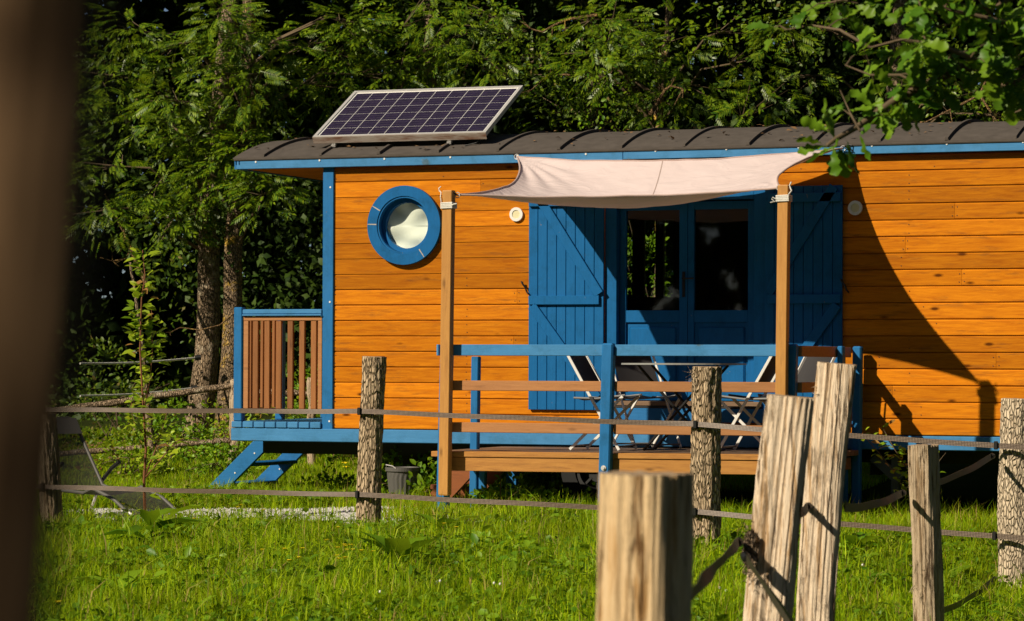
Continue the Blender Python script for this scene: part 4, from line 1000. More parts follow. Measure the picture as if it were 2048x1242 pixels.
def oakleaf(l=.105):
    out = [(0, 0), (.08, .03), (.2, .09), (.28, .17), (.36, .13), (.45, .14), (.54, .27), (.62, .25), (.66, .17), (.74, .2), (.82, .26), (.9, .17), (.96, .13), (1, .05)]
    mid = [(t, 0) for t in (.0, .1, .2, .28, .36, .45, .54, .62, .66, .74, .82, .9, .96, 1.0)]
    V, F = [], []; n = len(out)
    z = lambda x, y: -.18 * x * x + .28 * abs(y) + .03 * math.sin(x * 14)
    for x, y in mid: V.append((x, 0, z(x, 0)))
    for s in (1, -1):
        for x, y in out[1:]: V.append((x, s * y, z(x, y) + .02 * math.sin(x * 20 + s)))
    for s in (0, 1):
        b = n + s * (n - 1)
        for i in range(n - 1):
            a0, a1 = i, i + 1; o0 = 0 if i == 0 else b + i - 1; o1 = b + i
            tri = [(a0, a1, o1)] + ([(a0, o1, o0)] if i else [])
            for t in tri: F.append(t if s == 0 else (t[0], t[2], t[1]))
    V = np.array(V) * l; V[:, 0] += .012
    V = np.concatenate([V, [(0, .0012, 0), (0, -.0012, 0), (.014, 0, .0)]]); k = len(V); F.append((k - 3, k - 2, k - 1))
    return V, np.array(F)
def frames(d, nrm):
    """rotation matrices whose x axis is d and z near nrm"""
    d = d / np.linalg.norm(d, axis=1, keepdims=True); y = np.cross(nrm, d); y /= np.linalg.norm(y, axis=1, keepdims=True) + 1e-9
    z = np.cross(d, y); return np.stack([d, y, z], -1)
def scatter(T, P_, D_, Nn, sc):
    V0, F0 = T; Rm = frames(D_, Nn); V = np.einsum('nij,vj->nvi', Rm, V0) * sc[:, None, None] + P_[:, None, :]
    F = F0[None] + (len(V0) * np.arange(len(P_)))[:, None, None]
    return V.reshape(-1, 3), F.reshape(-1, F0.shape[1])
def unit(n): v = rng.normal(size=(n, 3)); return v / np.linalg.norm(v, axis=1, keepdims=True)

# ------------------------------------------------------------------ trees behind the wagon
LS = leaf_six(1, .6); TP = pinnate(.22, 6); TP2 = pinnate(.18, 5)
trees = [  # px at mid height, Y, lean px, radius, material, label
    ('ash_tree', at(392, 900, 33.5), at(424, 480, 33.5), .15, 'trunk', 'leaning grey ash trunk at left with white ropes tied to it', 9.5),
    ('ash_tree', at(452, 900, 33.0), at(470, 470, 33.0), .125, 'trunkyellow', 'ash tree with yellow lichen on its trunk beside the blue railing', 9.5),
    ('ash_tree', at(880, 900, 36), at(862, 130, 36), .15, 'trunk', 'ash tree rising behind the solar panel', 10),
    ('ash_tree', at(930, 900, 39), at(972, 60, 39), .13, 'trunk', 'dark leaning ash trunk just right of the solar panel', 11),
    ('ash_tree', at(1185, 900, 36.5), at(1186, 100, 36.5), .16, 'trunk', 'pale barked ash tree above the middle of the shade sail', 11),
    ('ash_tree', at(1300, 900, 33.5), at(1326, 170, 33.5), .075, 'trunkyellow', 'thin yellowish tree behind the roof above the right end of the sail', 9),
    ('ash_tree', at(1760, 900, 33), at(1790, 200, 33), .12, 'trunk', 'ash tree behind the roof below the overhanging oak branch', 10),
    ('ash_tree', at(60, 900, 34), at(40, 300, 34), .16, 'trunk', 'ash tree behind the blurred dark trunk at the left edge', 10),
    ('ash_tree', at(312, 900, 31), at(270, 560, 31), .045, 'trunk', 'thin crooked grey stem behind the sapling', 2.3),
]
TR = []
for nm, b, mpt, r_, mt_, lab, H in trees:
    b = b.copy(); d_ = (mpt - b); b.z = float(gz(b.x, b.y)) - .1; d_ = (mpt - b) / (mpt.z - b.z)
    Tt = empty(nm, b, lab, 'tree', 'trees of the wood behind the wagon')
    pts, rad = [], []
    for i in range(26):
        t = i / 25; h = H * t; wv = Vector((noise.noise(Vector((h * .5, b.x, 0))), noise.noise(Vector((h * .5, b.x, 4))), 0)) * .22 * min(1, h)
        pts.append(b + d_ * h + wv * (.6 if h < mpt.z else 1)); rad.append(r_ * (1.0 - .72 * t) * (1 + .45 * math.exp(-h * 3)))
    obj('trunk', *tube(pts, rad, 16), M[mt_], Tt, smooth=True)
    TR.append([Tt, pts, [], []])
clumps = []
def cl(pxs, Y0, r_=.42, n=46):
    for px, py in pxs: clumps.append((aty(px, py, Y0 + random.uniform(-.35, .6)), r_ * random.uniform(.8, 1.2), n))
cl([(250, 60), (330, 90), (440, 60), (230, 150), (330, 200), (430, 190), (500, 130), (560, 90), (420, 260), (500, 230), (540, 190), (560, 262), (460, 300), (380, 330), (480, 320), (340, 270),
    (250, 240), (220, 330), (300, 380), (380, 400), (345, 440), (420, 350), (540, 345), (600, 375), (530, 385), (200, 420), (150, 200), (120, 330), (90, 120), (300, 20)], 5.0, .31, 52)
cl([(655, 95), (700, 50), (760, 60), (720, 110), (680, 140), (800, 90), (860, 110), (890, 70), (770, 150), (845, 160), (655, 175), (830, 40)], 6.2, .33, 56)
cl([(1215, 60), (1260, 40), (1230, 120), (1290, 110), (1350, 80), (1400, 100), (1250, 180), (1335, 200), (1400, 170), (1450, 60), (1500, 120), (1440, 210), (1520, 200), (1560, 60)], 6.0, .30, 38)
cl([(980, 30), (1040, 110), (1100, 150), (1000, 215), (1150, 40), (1180, 170), (940, 130), (1100, 225), (1600, 150), (1700, 200), (1650, 60), (1900, 200), (1800, 120), (2000, 230), (2040, 100)], 6.8, .33, 26)
for k in range(150):                            # the crowns go on above and beside the picture
    x = random.uniform(-16, 12); clumps.append((Vector((x, random.uniform(4.6, 8.5) if x < -9 or random.random() < .7 else random.uniform(5.5, 9.5), random.uniform(6.4, 11.5))), random.uniform(.5, .8), 60))
for k in range(46):
    clumps.append((Vector((random.choice((random.uniform(-17, -10), random.uniform(6.5, 14))), random.uniform(4.6, 8), random.uniform(2.0, 6.5))), random.uniform(.5, .8), 50))
random.seed(9)
cl([(470, 60), (480, 150), (462, 235), (490, 290), (410, 120), (430, 20), (205, 330)], 4.6, .28, 40)
cl([(860, 20), (870, 110), (960, 40), (975, 120), (1190, 40), (1180, 120)], 5.4, .28, 34)
clumps = [c for i_, c in enumerate(clumps) if i_ % 6 != 5]
for c, r_, n in clumps:
    best = min((i for i in range(len(TR) - 1)), key=lambda i: (Vector(TR[i][1][14]).xy - c.xy).length)
    T_ = TR[best]; pts = T_[1]; j = min(range(3, 24), key=lambda j: abs(pts[j].z - (c.z - .5)) + .01 * j); a = pts[j]
    if (a - c).length > 7.5: a = c + Vector((0, 2.2, -1.5))
    mid = a.lerp(c, .55) + Vector((random.uniform(-.2, .2), random.uniform(-.2, .2), .25))
    if (a - c).length > 2.0: mid = c + (a - c).normalized() * .9 + Vector((random.uniform(-.2, .2), .3, -.2))
    else: T_[2].append(tube([a, mid, c], [.022, .013, .005], 5, False))
    cN = np.array(c); q = rng.normal(0, 1, (n, 3)); q[:, 2] *= .75; q = q / np.maximum(1, np.linalg.norm(q, axis=1, keepdims=True) / 1.5)
    Pp = cN + q * r_ * .72
    out = q + np.array([0, -.55, -.15]) + rng.normal(0, .35, (n, 3)); out[:, 2] = out[:, 2] * .5 - .25
    nr = np.tile([-.25, -.55, .8], (n, 1)) + rng.normal(0, .35, (n, 3))
    if c.y > 6.3 and c.z < 6.3 and random.random() < .55:
        k3 = 5; Pq = np.repeat(Pp, k3, 0) + rng.normal(0, .07, (n * k3, 3)); T_[3].append(scatter(LS, Pq, np.repeat(out, k3, 0) + rng.normal(0, .5, (n * k3, 3)), np.repeat(nr, k3, 0), rng.uniform(.05, .09, n * k3)))
    else: T_[3].append(scatter(TP if random.random() < .7 else TP2, Pp, out, nr, rng.uniform(.75, 1.25, n)))
    for _ in range(7):
        e_ = c + Vector(q[random.randrange(n)] * r_ * .7); T_[2].append(tube([mid.lerp(c, .6), e_], [.007, .003], 3, False))
def joinnp(parts):
    Vs, Fs, o = [], [], 0
    for v, f in parts: Vs.append(v); Fs.append(f + o); o += len(v)
    return np.concatenate(Vs), np.concatenate(Fs)
for T_ in TR:
    loc = np.array(T_[0].location)
    if T_[2]: obj('branch', *join(*T_[2]), M['twig'], T_[0], kind='stuff')
    if T_[3]:
        v, f = joinnp(T_[3]); npmesh('foliage', v - loc, f, M['ash'], T_[0], 'stuff')
# individual sprays of the biggest clumps stand proud of the left crown
mesh_sp = []
for Tm in (TP, TP2):
    o_ = npmesh('leaf_spray', Tm[0], Tm[1], M['ash'], TR[0][0]); mesh_sp.append(o_)
loc0 = TR[0][0].location
first = [True, True]
for k in range(280):
    c, r_, n = clumps[random.randrange(42)]
    q = Vector((random.gauss(0, .5), -abs(random.gauss(0, .5)) - .15, random.gauss(0, .45))); p = c + q * r_ * 1.1
    dd = np.array([(q.x * .8 + random.gauss(0, .3), q.y - .3, random.uniform(-.55, .1))]); nr = np.array([(-.3 + random.gauss(0, .3), -.6, .8)])
    Rm = frames(dd, nr)[0]; mw = Matrix(Rm.tolist()).to_4x4()
    i = k % 2
    o_ = mesh_sp[i] if first[i] else dup(mesh_sp[i], TR[0][0]); first[i] = False
    o_.matrix_basis = Matrix.Translation(p - loc0) @ mw @ Matrix.Scale(random.uniform(.8, 1.3), 4)

# ivy on the two left trunks
def ivy(T_, n, z0, z1, r_):
    P_, D_ = [], []
    pts = T_[1]
    for k in range(n):
        j = random.uniform(0, 12); i = int(j); c = pts[i].lerp(pts[i + 1], j - i)
        if not z0 < c.z < z1: continue
        a = random.uniform(0, 6.28); P_.append((c.x + math.cos(a) * r_, c.y + math.sin(a) * r_, c.z)); D_.append((math.cos(a), math.sin(a), -.6))
    P_ = np.array(P_); D_ = np.array(D_); v, f = scatter(leaf_six(1, .8), P_, D_, np.tile([0, -.3, 1.], (len(P_), 1)) + rng.normal(0, .3, (len(P_), 3)), rng.uniform(.05, .09, len(P_)))
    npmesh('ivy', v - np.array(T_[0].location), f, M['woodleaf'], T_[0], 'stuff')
ivy(TR[1], 350, 2.3, 4.5, .15); ivy(TR[0], 240, 2.7, 4.5, .18); ivy(TR[4], 500, 3.0, 6.5, .2); ivy(TR[2], 500, 3.4, 7, .2)

# bare lichened branches
def bare(pts, r_, label, seed):
    random.seed(seed); pts = [Vector(p) for p in pts]; parts = [tube(pts, [r_ * (1 - .7 * i / (len(pts) - 1)) for i in range(len(pts))], 8)]
    for k in range(5):
        i = random.randrange(1, len(pts)); p = pts[i]; parts.append(tube([p, p + Vector((random.uniform(-.12, .12), -.05, random.uniform(-.2, .15)))], [r_ * .4, r_ * .15], 5))
    return parts
M['lichentwig'] = barkmat('lichen_twig', (0.18, 0.10, 0.05), (0.36, 0.24, 0.11), (0.5, 0.32, 0.08), 1, 20)
obj('bare_branch', *join(*bare([aty(p[0], p[1], 6.0) for p in ((1195, 30), (1160, 35), (1130, 40), (1105, 52), (1085, 64), (1062, 58), (1048, 44))], .02, '', 3)), M['lichentwig'], TR[4][0])
obj('bare_branch', *join(*bare([aty(p[0], p[1], 5.6) for p in ((1300, 230), (1318, 200), (1330, 180), (1342, 172), (1366, 178)) ], .025, '', 4)), M['lichentwig'], TR[5][0])
obj('bare_branch', *join(*bare([aty(p[0], p[1], 5.8) for p in ((1140, 150), (1100, 148), (1080, 165), (1062, 180))], .012, '', 5)), M['lichentwig'], TR[4][0])
obj('bare_branch', *join(*bare([aty(p[0], p[1], 5.0) for p in ((300, 580), (275, 530), (262, 500), (252, 470), (240, 450), (215, 400))], .03, '', 6), *bare([aty(p[0], p[1], 5.0) for p in ((262, 500), (250, 518), (225, 522), (200, 515))], .008, '', 7)), M['lichentwig'], TR[8][0])
obj('bare_branch', *join(*bare([aty(p[0], p[1], 4.9) for p in ((470, 625), (440, 650), (400, 660), (360, 655), (340, 665))], .010, '', 8)), M['lichentwig'], TR[1][0])
obj('bare_branch', *join(*bare([aty(p[0], p[1], 4.9) for p in ((1990, 120), (1960, 190), (1900, 220), (1850, 245))], .02, '', 10), *bare([aty(p[0], p[1], 5.1) for p in ((1960, 190), (1985, 230), (2000, 250))], .014, '', 12)), M['lichentwig'], TR[6][0])
random.seed(21)

# woods: mass of small leaves, then a coarser deep layer
def mass(name, n, lo, hi, sz, thr, freq, label, mat, T=None, seed=0, flt=None):
    lo, hi = np.array(lo, float), np.array(hi, float); Pn = rng.uniform(lo, hi, (n, 3))
    f = np.sin(Pn[:, 0] * freq + seed) * np.sin(Pn[:, 1] * freq * 1.1 + 2 * seed + 1) + np.sin(Pn[:, 2] * freq * 1.3 + Pn[:, 0] * .7 * freq + seed) + .6 * np.sin(Pn[:, 0] * freq * 2.3 + Pn[:, 2] * freq * 1.9 + seed)
    k = f > thr
    if flt is not None: k &= flt(Pn)
    Pn = Pn[k]; m_ = len(Pn); Pn[:, 2] = np.maximum(Pn[:, 2], gz(Pn[:, 0], Pn[:, 1]) + .05)
    D_ = unit(m_); D_[:, 2] -= .4; Nn = np.tile([-.3, -.6, .7], (m_, 1)) + rng.normal(0, .6, (m_, 3))
    v, f_ = scatter(T or leaf_diamond(1, .6), Pn, D_, Nn, rng.uniform(.7, 1.3, m_) * sz)
    return v, f_
v, f = mass('', 300000, (-13, 5.9, .3), (9, 8.6, 8), .066, 1.3, 1.9, '', None, flt=lambda P_: (P_[:, 2] > 2.9 + .4 * np.sin(P_[:, 0] * 2)) | (rng.random(len(P_)) < .22))
tag(npmesh('woodland_leaves', v, f, M['ash2'], kind='stuff'), 'dense hedge and hazel leaves filling the wood behind the wagon')
v, f = mass('', 170000, (-20, 8.6, .4), (12, 13.0, 9), .12, -.2, 1.0, '', None, seed=3)
v2, f2 = mass('', 170000, (-30, 13.0, .4), (18, 20.0, 12), .26, -3, .5, '', None, seed=5)
v3, f3 = mass('', 60000, (-50, 20.0, .4), (34, 34.0, 22), .62, -3, .3, '', None, seed=6)
v4, f4 = mass('', 120000, (-24, 5.4, 6.1), (16, 12.0, 13), .20, -.6, 1.3, '', None, seed=9)
v, f = joinnp([(v, f), (v2, f2), (v3, f3), (v4, f4)])
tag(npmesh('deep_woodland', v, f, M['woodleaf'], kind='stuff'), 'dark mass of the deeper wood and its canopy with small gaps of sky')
# the wood that closes the meadow on the other side, behind the camera
n = 100000; a_ = rng.uniform(-math.pi, math.pi, n); rr_ = rng.uniform(48, 60, n); ok_ = ~((a_ > R(10)) & (a_ < R(170))); a_, rr_ = a_[ok_], rr_[ok_]; n = len(a_)
Pn = np.stack([5 + np.cos(a_) * rr_, -6 + np.sin(a_) * rr_, rng.uniform(0, 1, n) * (19 + 2.5 * np.sin(a_ * 17) + 1.5 * np.sin(a_ * 41))], -1)
v, f = scatter(leaf_diamond(1, .7), Pn, unit(n), np.tile([0, 0, 1.], (n, 1)) + rng.normal(0, .6, (n, 3)), rng.uniform(.8, 1.7, n))
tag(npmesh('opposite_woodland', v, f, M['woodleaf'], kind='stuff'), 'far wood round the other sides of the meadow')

# shrubs under and behind the wagon
def shrub(c, rx, ry, rz_, n, sz, label, mat='ash2', name='bramble_bush', T=None, group='bushes growing around the wagon'):
    c = Vector(c); c.z = float(gz(c.x, c.y)); E_ = empty(name, c, label, 'bush', group)
    q = unit(n) * (rng.uniform(.25, 1, (n, 1)) ** .5); q[:, 2] = np.abs(q[:, 2])
    lump = 1 + .35 * np.sin(q[:, 0] * 7 + c.x * 5) * np.sin(q[:, 2] * 6 + c.y * 3); Pn = q * lump[:, None] * np.array([rx, ry, rz_])
    v, f = scatter(T or leaf_six(1, .62), Pn, q + rng.normal(0, .5, (n, 3)) + np.array([0, -.3, -.2]), np.tile([-.2, -.5, .8], (n, 1)) + rng.normal(0, .45, (n, 3)), rng.uniform(.6, 1.3, n) * sz)
    npmesh('foliage', v, f, M[mat], E_, 'stuff')
    st = [tube([(random.gauss(0, rx * .15), random.gauss(0, ry * .15), -.03), (random.gauss(0, rx * .3), random.gauss(0, ry * .3), rz_ * .4), tuple(Pn[random.randrange(n)])], [.008, .006, .003], 4, False) for _ in range(9)]
    obj('stem', *join(*st), M['twig'], E_, world=False, kind='stuff')
    return E_
shrub((-2.2, 4.3, 0), .55, .5, .75, 1100, .07, 'bushy bramble seen just below the platform beside the blue steps')
shrub((-1.35, 4.4, 0), .6, .5, .85, 1200, .07, 'bramble bush behind the bin and round fence post')
shrub((-.5, 4.2, 0), .6, .5, .8, 1200, .07, 'bramble bush showing between the bin and the pine post')
shrub((.4, 3.9, 0), .7, .5, .8, 1300, .07, 'bramble bush showing under the left end of the deck')
shrub((-2.15, 2.9, 0), .5, .35, .50, 900, .06, 'low leafy growth under the left end of the wagon')
shrub((-1.3, 3.1, 0), .5, .35, .55, 900, .06, 'low leafy growth under the wagon left of the bin', 'weed')
shrub((-.45, 2.9, 0), .5, .35, .52, 900, .06, 'low leafy growth under the wagon right of the bin')
shrub((.4, 2.8, 0), .5, .35, .48, 900, .06, 'low leafy growth seen between the left deck posts', 'weed')
shrub((-5.6, 4.1, 0), .6, .35, .7, 1000, .055, 'bright leafy bush left of the tree trunks', 'weed')
shrub((1.9, -1.45, 0), .45, .22, .24, 480, .05, 'low green weeds under the right half of the deck', 'weed')
shrub((-5.15, 2.5, 0), .5, .35, .55, 900, .05, 'bright bush before the fence rails left of the sapling', 'pear')
shrub((-4.2, 2.7, 0), .4, .3, .42, 700, .05, 'bright low bush between the sapling and the blue steps', 'weed')
shrub((-4.0, 4.4, 0), .45, .35, .95, 1000, .05, 'tall bramble between the tree trunks and the blue railing', 'weed')
shrub((-3.1, 4.9, 0), .6, .5, .75, 1000, .07, 'leafy bush behind the blue ladder steps')
shrub((-4.3, 5.0, 0), .6, .45, .8, 1100, .06, 'yellow green bush at the foot of the two left trunks', 'pear')
shrub((-5.0, 4.3, 0), .4, .35, .6, 600, .05, 'small yellow green bush in front of the ropes tied to the tree', 'pear')
shrub((-6.9, 5.4, 0), .9, .5, 1.2, 1300, .06, 'dark bush behind the sun lounger')
shrub((-.95, 5.0, 0), 1.0, .45, 3.6, 3200, .06, 'tall hazel bush behind the wagon, seen through its windows', 'weed', 'hazel_bush')
shrub((-.72, -.05, 0), .28, .24, .36, 380, .07, 'leafy weeds between the bin and the red brown steps', 'weed')
shrub((-1.25, .35, 0), .40, .3, .50, 420, .06, 'leafy weeds directly behind the bin', 'weed')
shrub((.55, -1.25, 0), .42, .28, .34, 600, .055, 'low green weeds under the front left of the deck', 'weed')
shrub((1.15, -1.30, 0), .42, .28, .26, 520, .055, 'low green weeds under the middle of the deck', 'weed')
shrub((-2.0, .75, 0), .35, .3, .28, 380, .05, 'low weeds under the left part of the wagon', 'weed')

# ------------------------------------------------------------------ sapling, right hand shrub (separate leaves)
def leafy(name, label, cat, base, stems, nleaf, sz, mat, stemmat, group=None, hold=.06, T=None):
    base = Vector(base); E_ = empty(name, base, label, cat, group)
    T = T or leaf_six(1, .55)
    segs = []
    for s_ in stems:
        pts = [Vector(p) for p in s_[0]]; r_ = s_[1]
        obj('stem', *tube(pts, [r_ * (1 - .75 * i / (len(pts) - 1)) for i in range(len(pts))], 7), stemmat, E_, smooth=True)
        for i in range(len(pts) - 1): segs.append((pts[i], pts[i + 1], s_[2]))
    wts = [(b - a).length * w_ for a, b, w_ in segs]; proto = None
    for k in range(nleaf):
        a, b, _ = random.choices(segs, wts)[0]; p = a.lerp(b, random.random())
        th = random.uniform(0, 6.28); d_ = np.array([[math.cos(th), math.sin(th), random.uniform(-.35, .9)]]); nr = np.array([[random.gauss(-.3, .3), random.gauss(-.4, .3), 1.]])
        off = Vector(d_[0]) * random.uniform(.0, hold)
        if proto is None: proto = npmesh('leaf', T[0], T[1], M[mat], E_, smooth=False); o_ = proto
        else: o_ = dup(proto, E_)
        o_.matrix_basis = Matrix.Translation(p + off - base) @ Matrix(frames(d_, nr)[0].tolist()).to_4x4() @ Matrix.Scale(sz * random.uniform(.65, 1.2), 4)
    return E_
Ds = 23.6
s1 = [at(x, y, Ds) for x, y in ((290, 1030), (288, 960), (292, 900), (287, 820), (280, 700), (283, 600), (290, 550), (285, 500))]
s2 = [at(x, y, Ds) for x, y in ((291, 950), (305, 915), (322, 870), (335, 820))]
s3 = [at(x, y, Ds - .1) for x, y in ((291, 955), (320, 920), (350, 885), (385, 870))]
s4 = [at(x, y, Ds + .1) for x, y in ((287, 820), (300, 760), (305, 700), (303, 620))]
s5 = [at(x, y, Ds - .1) for x, y in ((289, 870), (265, 840), (262, 800))]
leafy('sapling', 'slender young fruit tree sapling with reddish stem in front of the sun lounger', 'sapling', (s1[0].x, s1[0].y, float(gz(s1[0].x, s1[0].y)) - .05), [(s1, .013, .5), (s1[4:], .005, 2.6), (s2, .008, 1.6), (s3, .007, 1.3), (s4, .006, 2.2), (s5, .006, 1.4)], 300, .100, 'pear', M['redtwig'], hold=.075)
Dq = 24.0
t1 = [at(x, y, Dq) for x, y in ((1850, 1050), (1810, 980), (1770, 920), (1735, 880), (1712, 870))]
t2 = [at(x, y, Dq) for x, y in ((1850, 1050), (1830, 960), (1790, 900), (1765, 855))]
t3 = [at(x, y, Dq) for x, y in ((1850, 1050), (1835, 970), (1825, 920), (1800, 895))]
t4 = [at(x, y, Dq) for x, y in ((1850, 1050), (1860, 960), (1880, 920), (1892, 905))]
leafy('shrub', 'thin leafy shrub sprawling up against the wagon sill right of the deck', 'shrub', (t1[0].x, t1[0].y, -.16), [(t1, .008, 1.2), (t2, .008, 1.2), (t3, .008, 1.4), (t4, .006, .8)], 190, .075, 'pear', M['twig'], hold=.07)

# ------------------------------------------------------------------ overhanging oak
OK_ = empty('oak_tree', (9.2, -11.6, -.35), 'oak tree whose leafy branch hangs in from the upper right', 'tree')
random.seed(5)
tk = [Vector((9.2, -11.6, -.35)), Vector((9.15, -11.65, 1.2)), Vector((9.0, -11.8, 2.6)), Vector((8.9, -11.9, 4.2)), Vector((9.1, -11.7, 7.0))]
obj('trunk', *tube(tk, [.26, .2, .18, .14, .06], 20), M['trunk'], OK_, smooth=True)
DO = 11.6
brs = []
def br(pix, r_, D0=DO, D1=None, w_=1.0):
    D1 = D1 or D0; n = len(pix); pts = [at(x, y, D0 + (D1 - D0) * i / (n - 1)) for i, (x, y) in enumerate(pix)]; brs.append((pts, r_, w_)); return pts
b1 = br([(2350, -60), (2200, -20), (2060, 60), (1950, 120), (1860, 165), (1790, 200), (1720, 250), (1672, 278), (1655, 290)], .03, 12.0, 11.3, 1.0)
br([(2060, 60), (1990, 40), (1900, 20), (1820, -20)], .014, 11.7, 11.6)
br([(1950, 120), (1880, 90), (1800, 80), (1740, 95)], .012, 11.5, 11.4)
br([(1860, 180), (1800, 150), (1740, 150), (1690, 130)], .008, 11.5, 11.6, .7)
br([(2200, -20), (2100, 90), (2040, 160), (1990, 180)], .015, 11.8, 11.5)
br([(1990, 40), (1940, -30), (1880, -60)], .010, 11.7, 11.5)
br([(2100, 90), (2080, 180), (2055, 215), (2030, 225)], .012, 12.1, 12.2, .9)
br([(2200, -20), (2040, -10), (1930, 40), (1850, 60)], .012, 12.1, 12.0, 1.0)
br([(1720, 262), (1700, 225), (1680, 180)], .005, 11.35, 11.5, .5)
br([(1740, 95), (1680, 60), (1620, 50), (1570, 60)], .008, 11.9, 12.2, .45)
br([(1820, -20), (1720, -10), (1640, 10)], .01, 12, 12.2, .5)
for i, pts in enumerate(brs[:]):
    p_, r_, w_ = pts
    obj('branch', *tube(p_, [r_ * (1 - .75 * k / (len(p_) - 1)) for k in range(len(p_))], 7), M['twig'], OK_, smooth=True)
obj('branch', *tube([tk[3], Vector((8.6, -12.0, 4.0)), b1[0]], [.09, .06, .032], 10), M['trunk'], OK_, smooth=True)
segs = []
for p_, r_, w_ in brs:
    for k_, (a, b) in enumerate(zip(p_[:-1], p_[1:])): segs.append((a, b, w_ * (.3 if p_ is b1 and k_ >= 6 else .6 if p_ is b1 and k_ == 5 else 1)))
TO = oakleaf(.104); protoO = None
wts = [(b - a).length * w_ for a, b, w_ in segs]
Pl, Dl, Nl, Sl = [], [], [], []
tw = []
def oak_leaf_at(p, dirv, s):
    Pl.append(p); Dl.append(dirv); Nl.append((random.gauss(-.35, .5), random.gauss(-.55, .4), random.gauss(.75, .3))); Sl.append(s)
for k in range(140):                            # twiglets with rosettes of leaves at their ends
    a, b, _ = random.choices(segs, wts)[0]; p = a.lerp(b, random.random())
    dv = Vector((random.gauss(0, 1), random.gauss(0, .9), random.gauss(.1, .6))).normalized() * random.uniform(.04, .19)
    e_ = p + dv; tw.append(tube([p, p + dv * .5 + Vector((0, 0, .012)), e_], [.004, .003, .0018], 4, False))
    for q in range(random.randint(4, 7)):
        dr = (dv.normalized() * .7 + Vector((random.gauss(0, .8), random.gauss(0, .8), random.gauss(-.15, .5)))).normalized()
        oak_leaf_at(tuple(e_ - dv * random.uniform(0, .25)), tuple(dr), random.uniform(.65, 1.25))
for (x, y), (dx, dz) in zip(((1655, 292), (1650, 290), (1668, 284), (1690, 275), (1720, 262), (1668, 290)), ((-1, -.15), (-.9, .25), (-.2, .9), (.3, -1), (.2, -1), (0, -1))):
    oak_leaf_at(tuple(at(x, y, 11.3)), tuple(rt * dx + up * dz - fw * .3), 1.05)
Pl, Dl, Nl, Sl = map(np.array, (Pl, Dl, Nl, Sl))
dep = (Pl - np.array(CAM)) @ np.array(fw); xs_ = 1024 + FPX * ((Pl - np.array(CAM)) @ np.array(rt)) / dep; ys_ = 621 - FPX * ((Pl - np.array(CAM)) @ np.array(up)) / dep
inview = (xs_ < 2048) & (ys_ > 0); order = np.argsort(np.where(inview, dep, 99)); big = order[:300]; rest = order[300:]
lo_ = np.array(OK_.location)
Fm = frames(Dl, Nl)
for j, i in enumerate(big):
    if j == 0: protoO = npmesh('leaf', TO[0], TO[1], M['oak'], OK_); o_ = protoO
    else: o_ = dup(protoO, OK_)
    o_.matrix_basis = Matrix.Translation(Vector(Pl[i] - lo_)) @ Matrix(Fm[i].tolist()).to_4x4() @ Matrix.Scale(float(Sl[i]), 4)
v, f = scatter(TO, Pl[rest], Dl[rest], Nl[rest], Sl[rest]); npmesh('foliage', v - lo_, f, M['oak'], OK_, 'stuff')
n = 2600; q = unit(n) * rng.uniform(.5, 1, (n, 1)) * np.array([2.3, 2.2, 1.6]) + np.array([9.6, -11.2, 5.6])
v, f = scatter(TO, q, unit(n), np.tile([0, 0, 1.], (n, 1)) + rng.normal(0, .4, (n, 3)), rng.uniform(.9, 1.5, n)); npmesh('crown', v - lo_, f, M['oak'], OK_, 'stuff')
obj('twig', *join(*tw), M['twig'], OK_, kind='stuff')

# ------------------------------------------------------------------ blurred near trunk at the left
M['nearpost'] = barkmat('near_dark_wood', (0.13, 0.075, 0.037), (0.28, 0.17, 0.09), None, 0.4, 12, 0.4, 0.004)
c_ = at(10, 600, .64); ln_ = rt * .078
post('fence_post', c_ - Vector((0, 0, 1.55)) - ln_ * 1.6, c_ + Vector((0, 0, 1.0)) + ln_ * .9, .0225, .0225, 'large dark brown post at the left edge, totally blurred and closest to the camera', 'round', M['nearpost'], 91, rough=.003, rot=R(20))

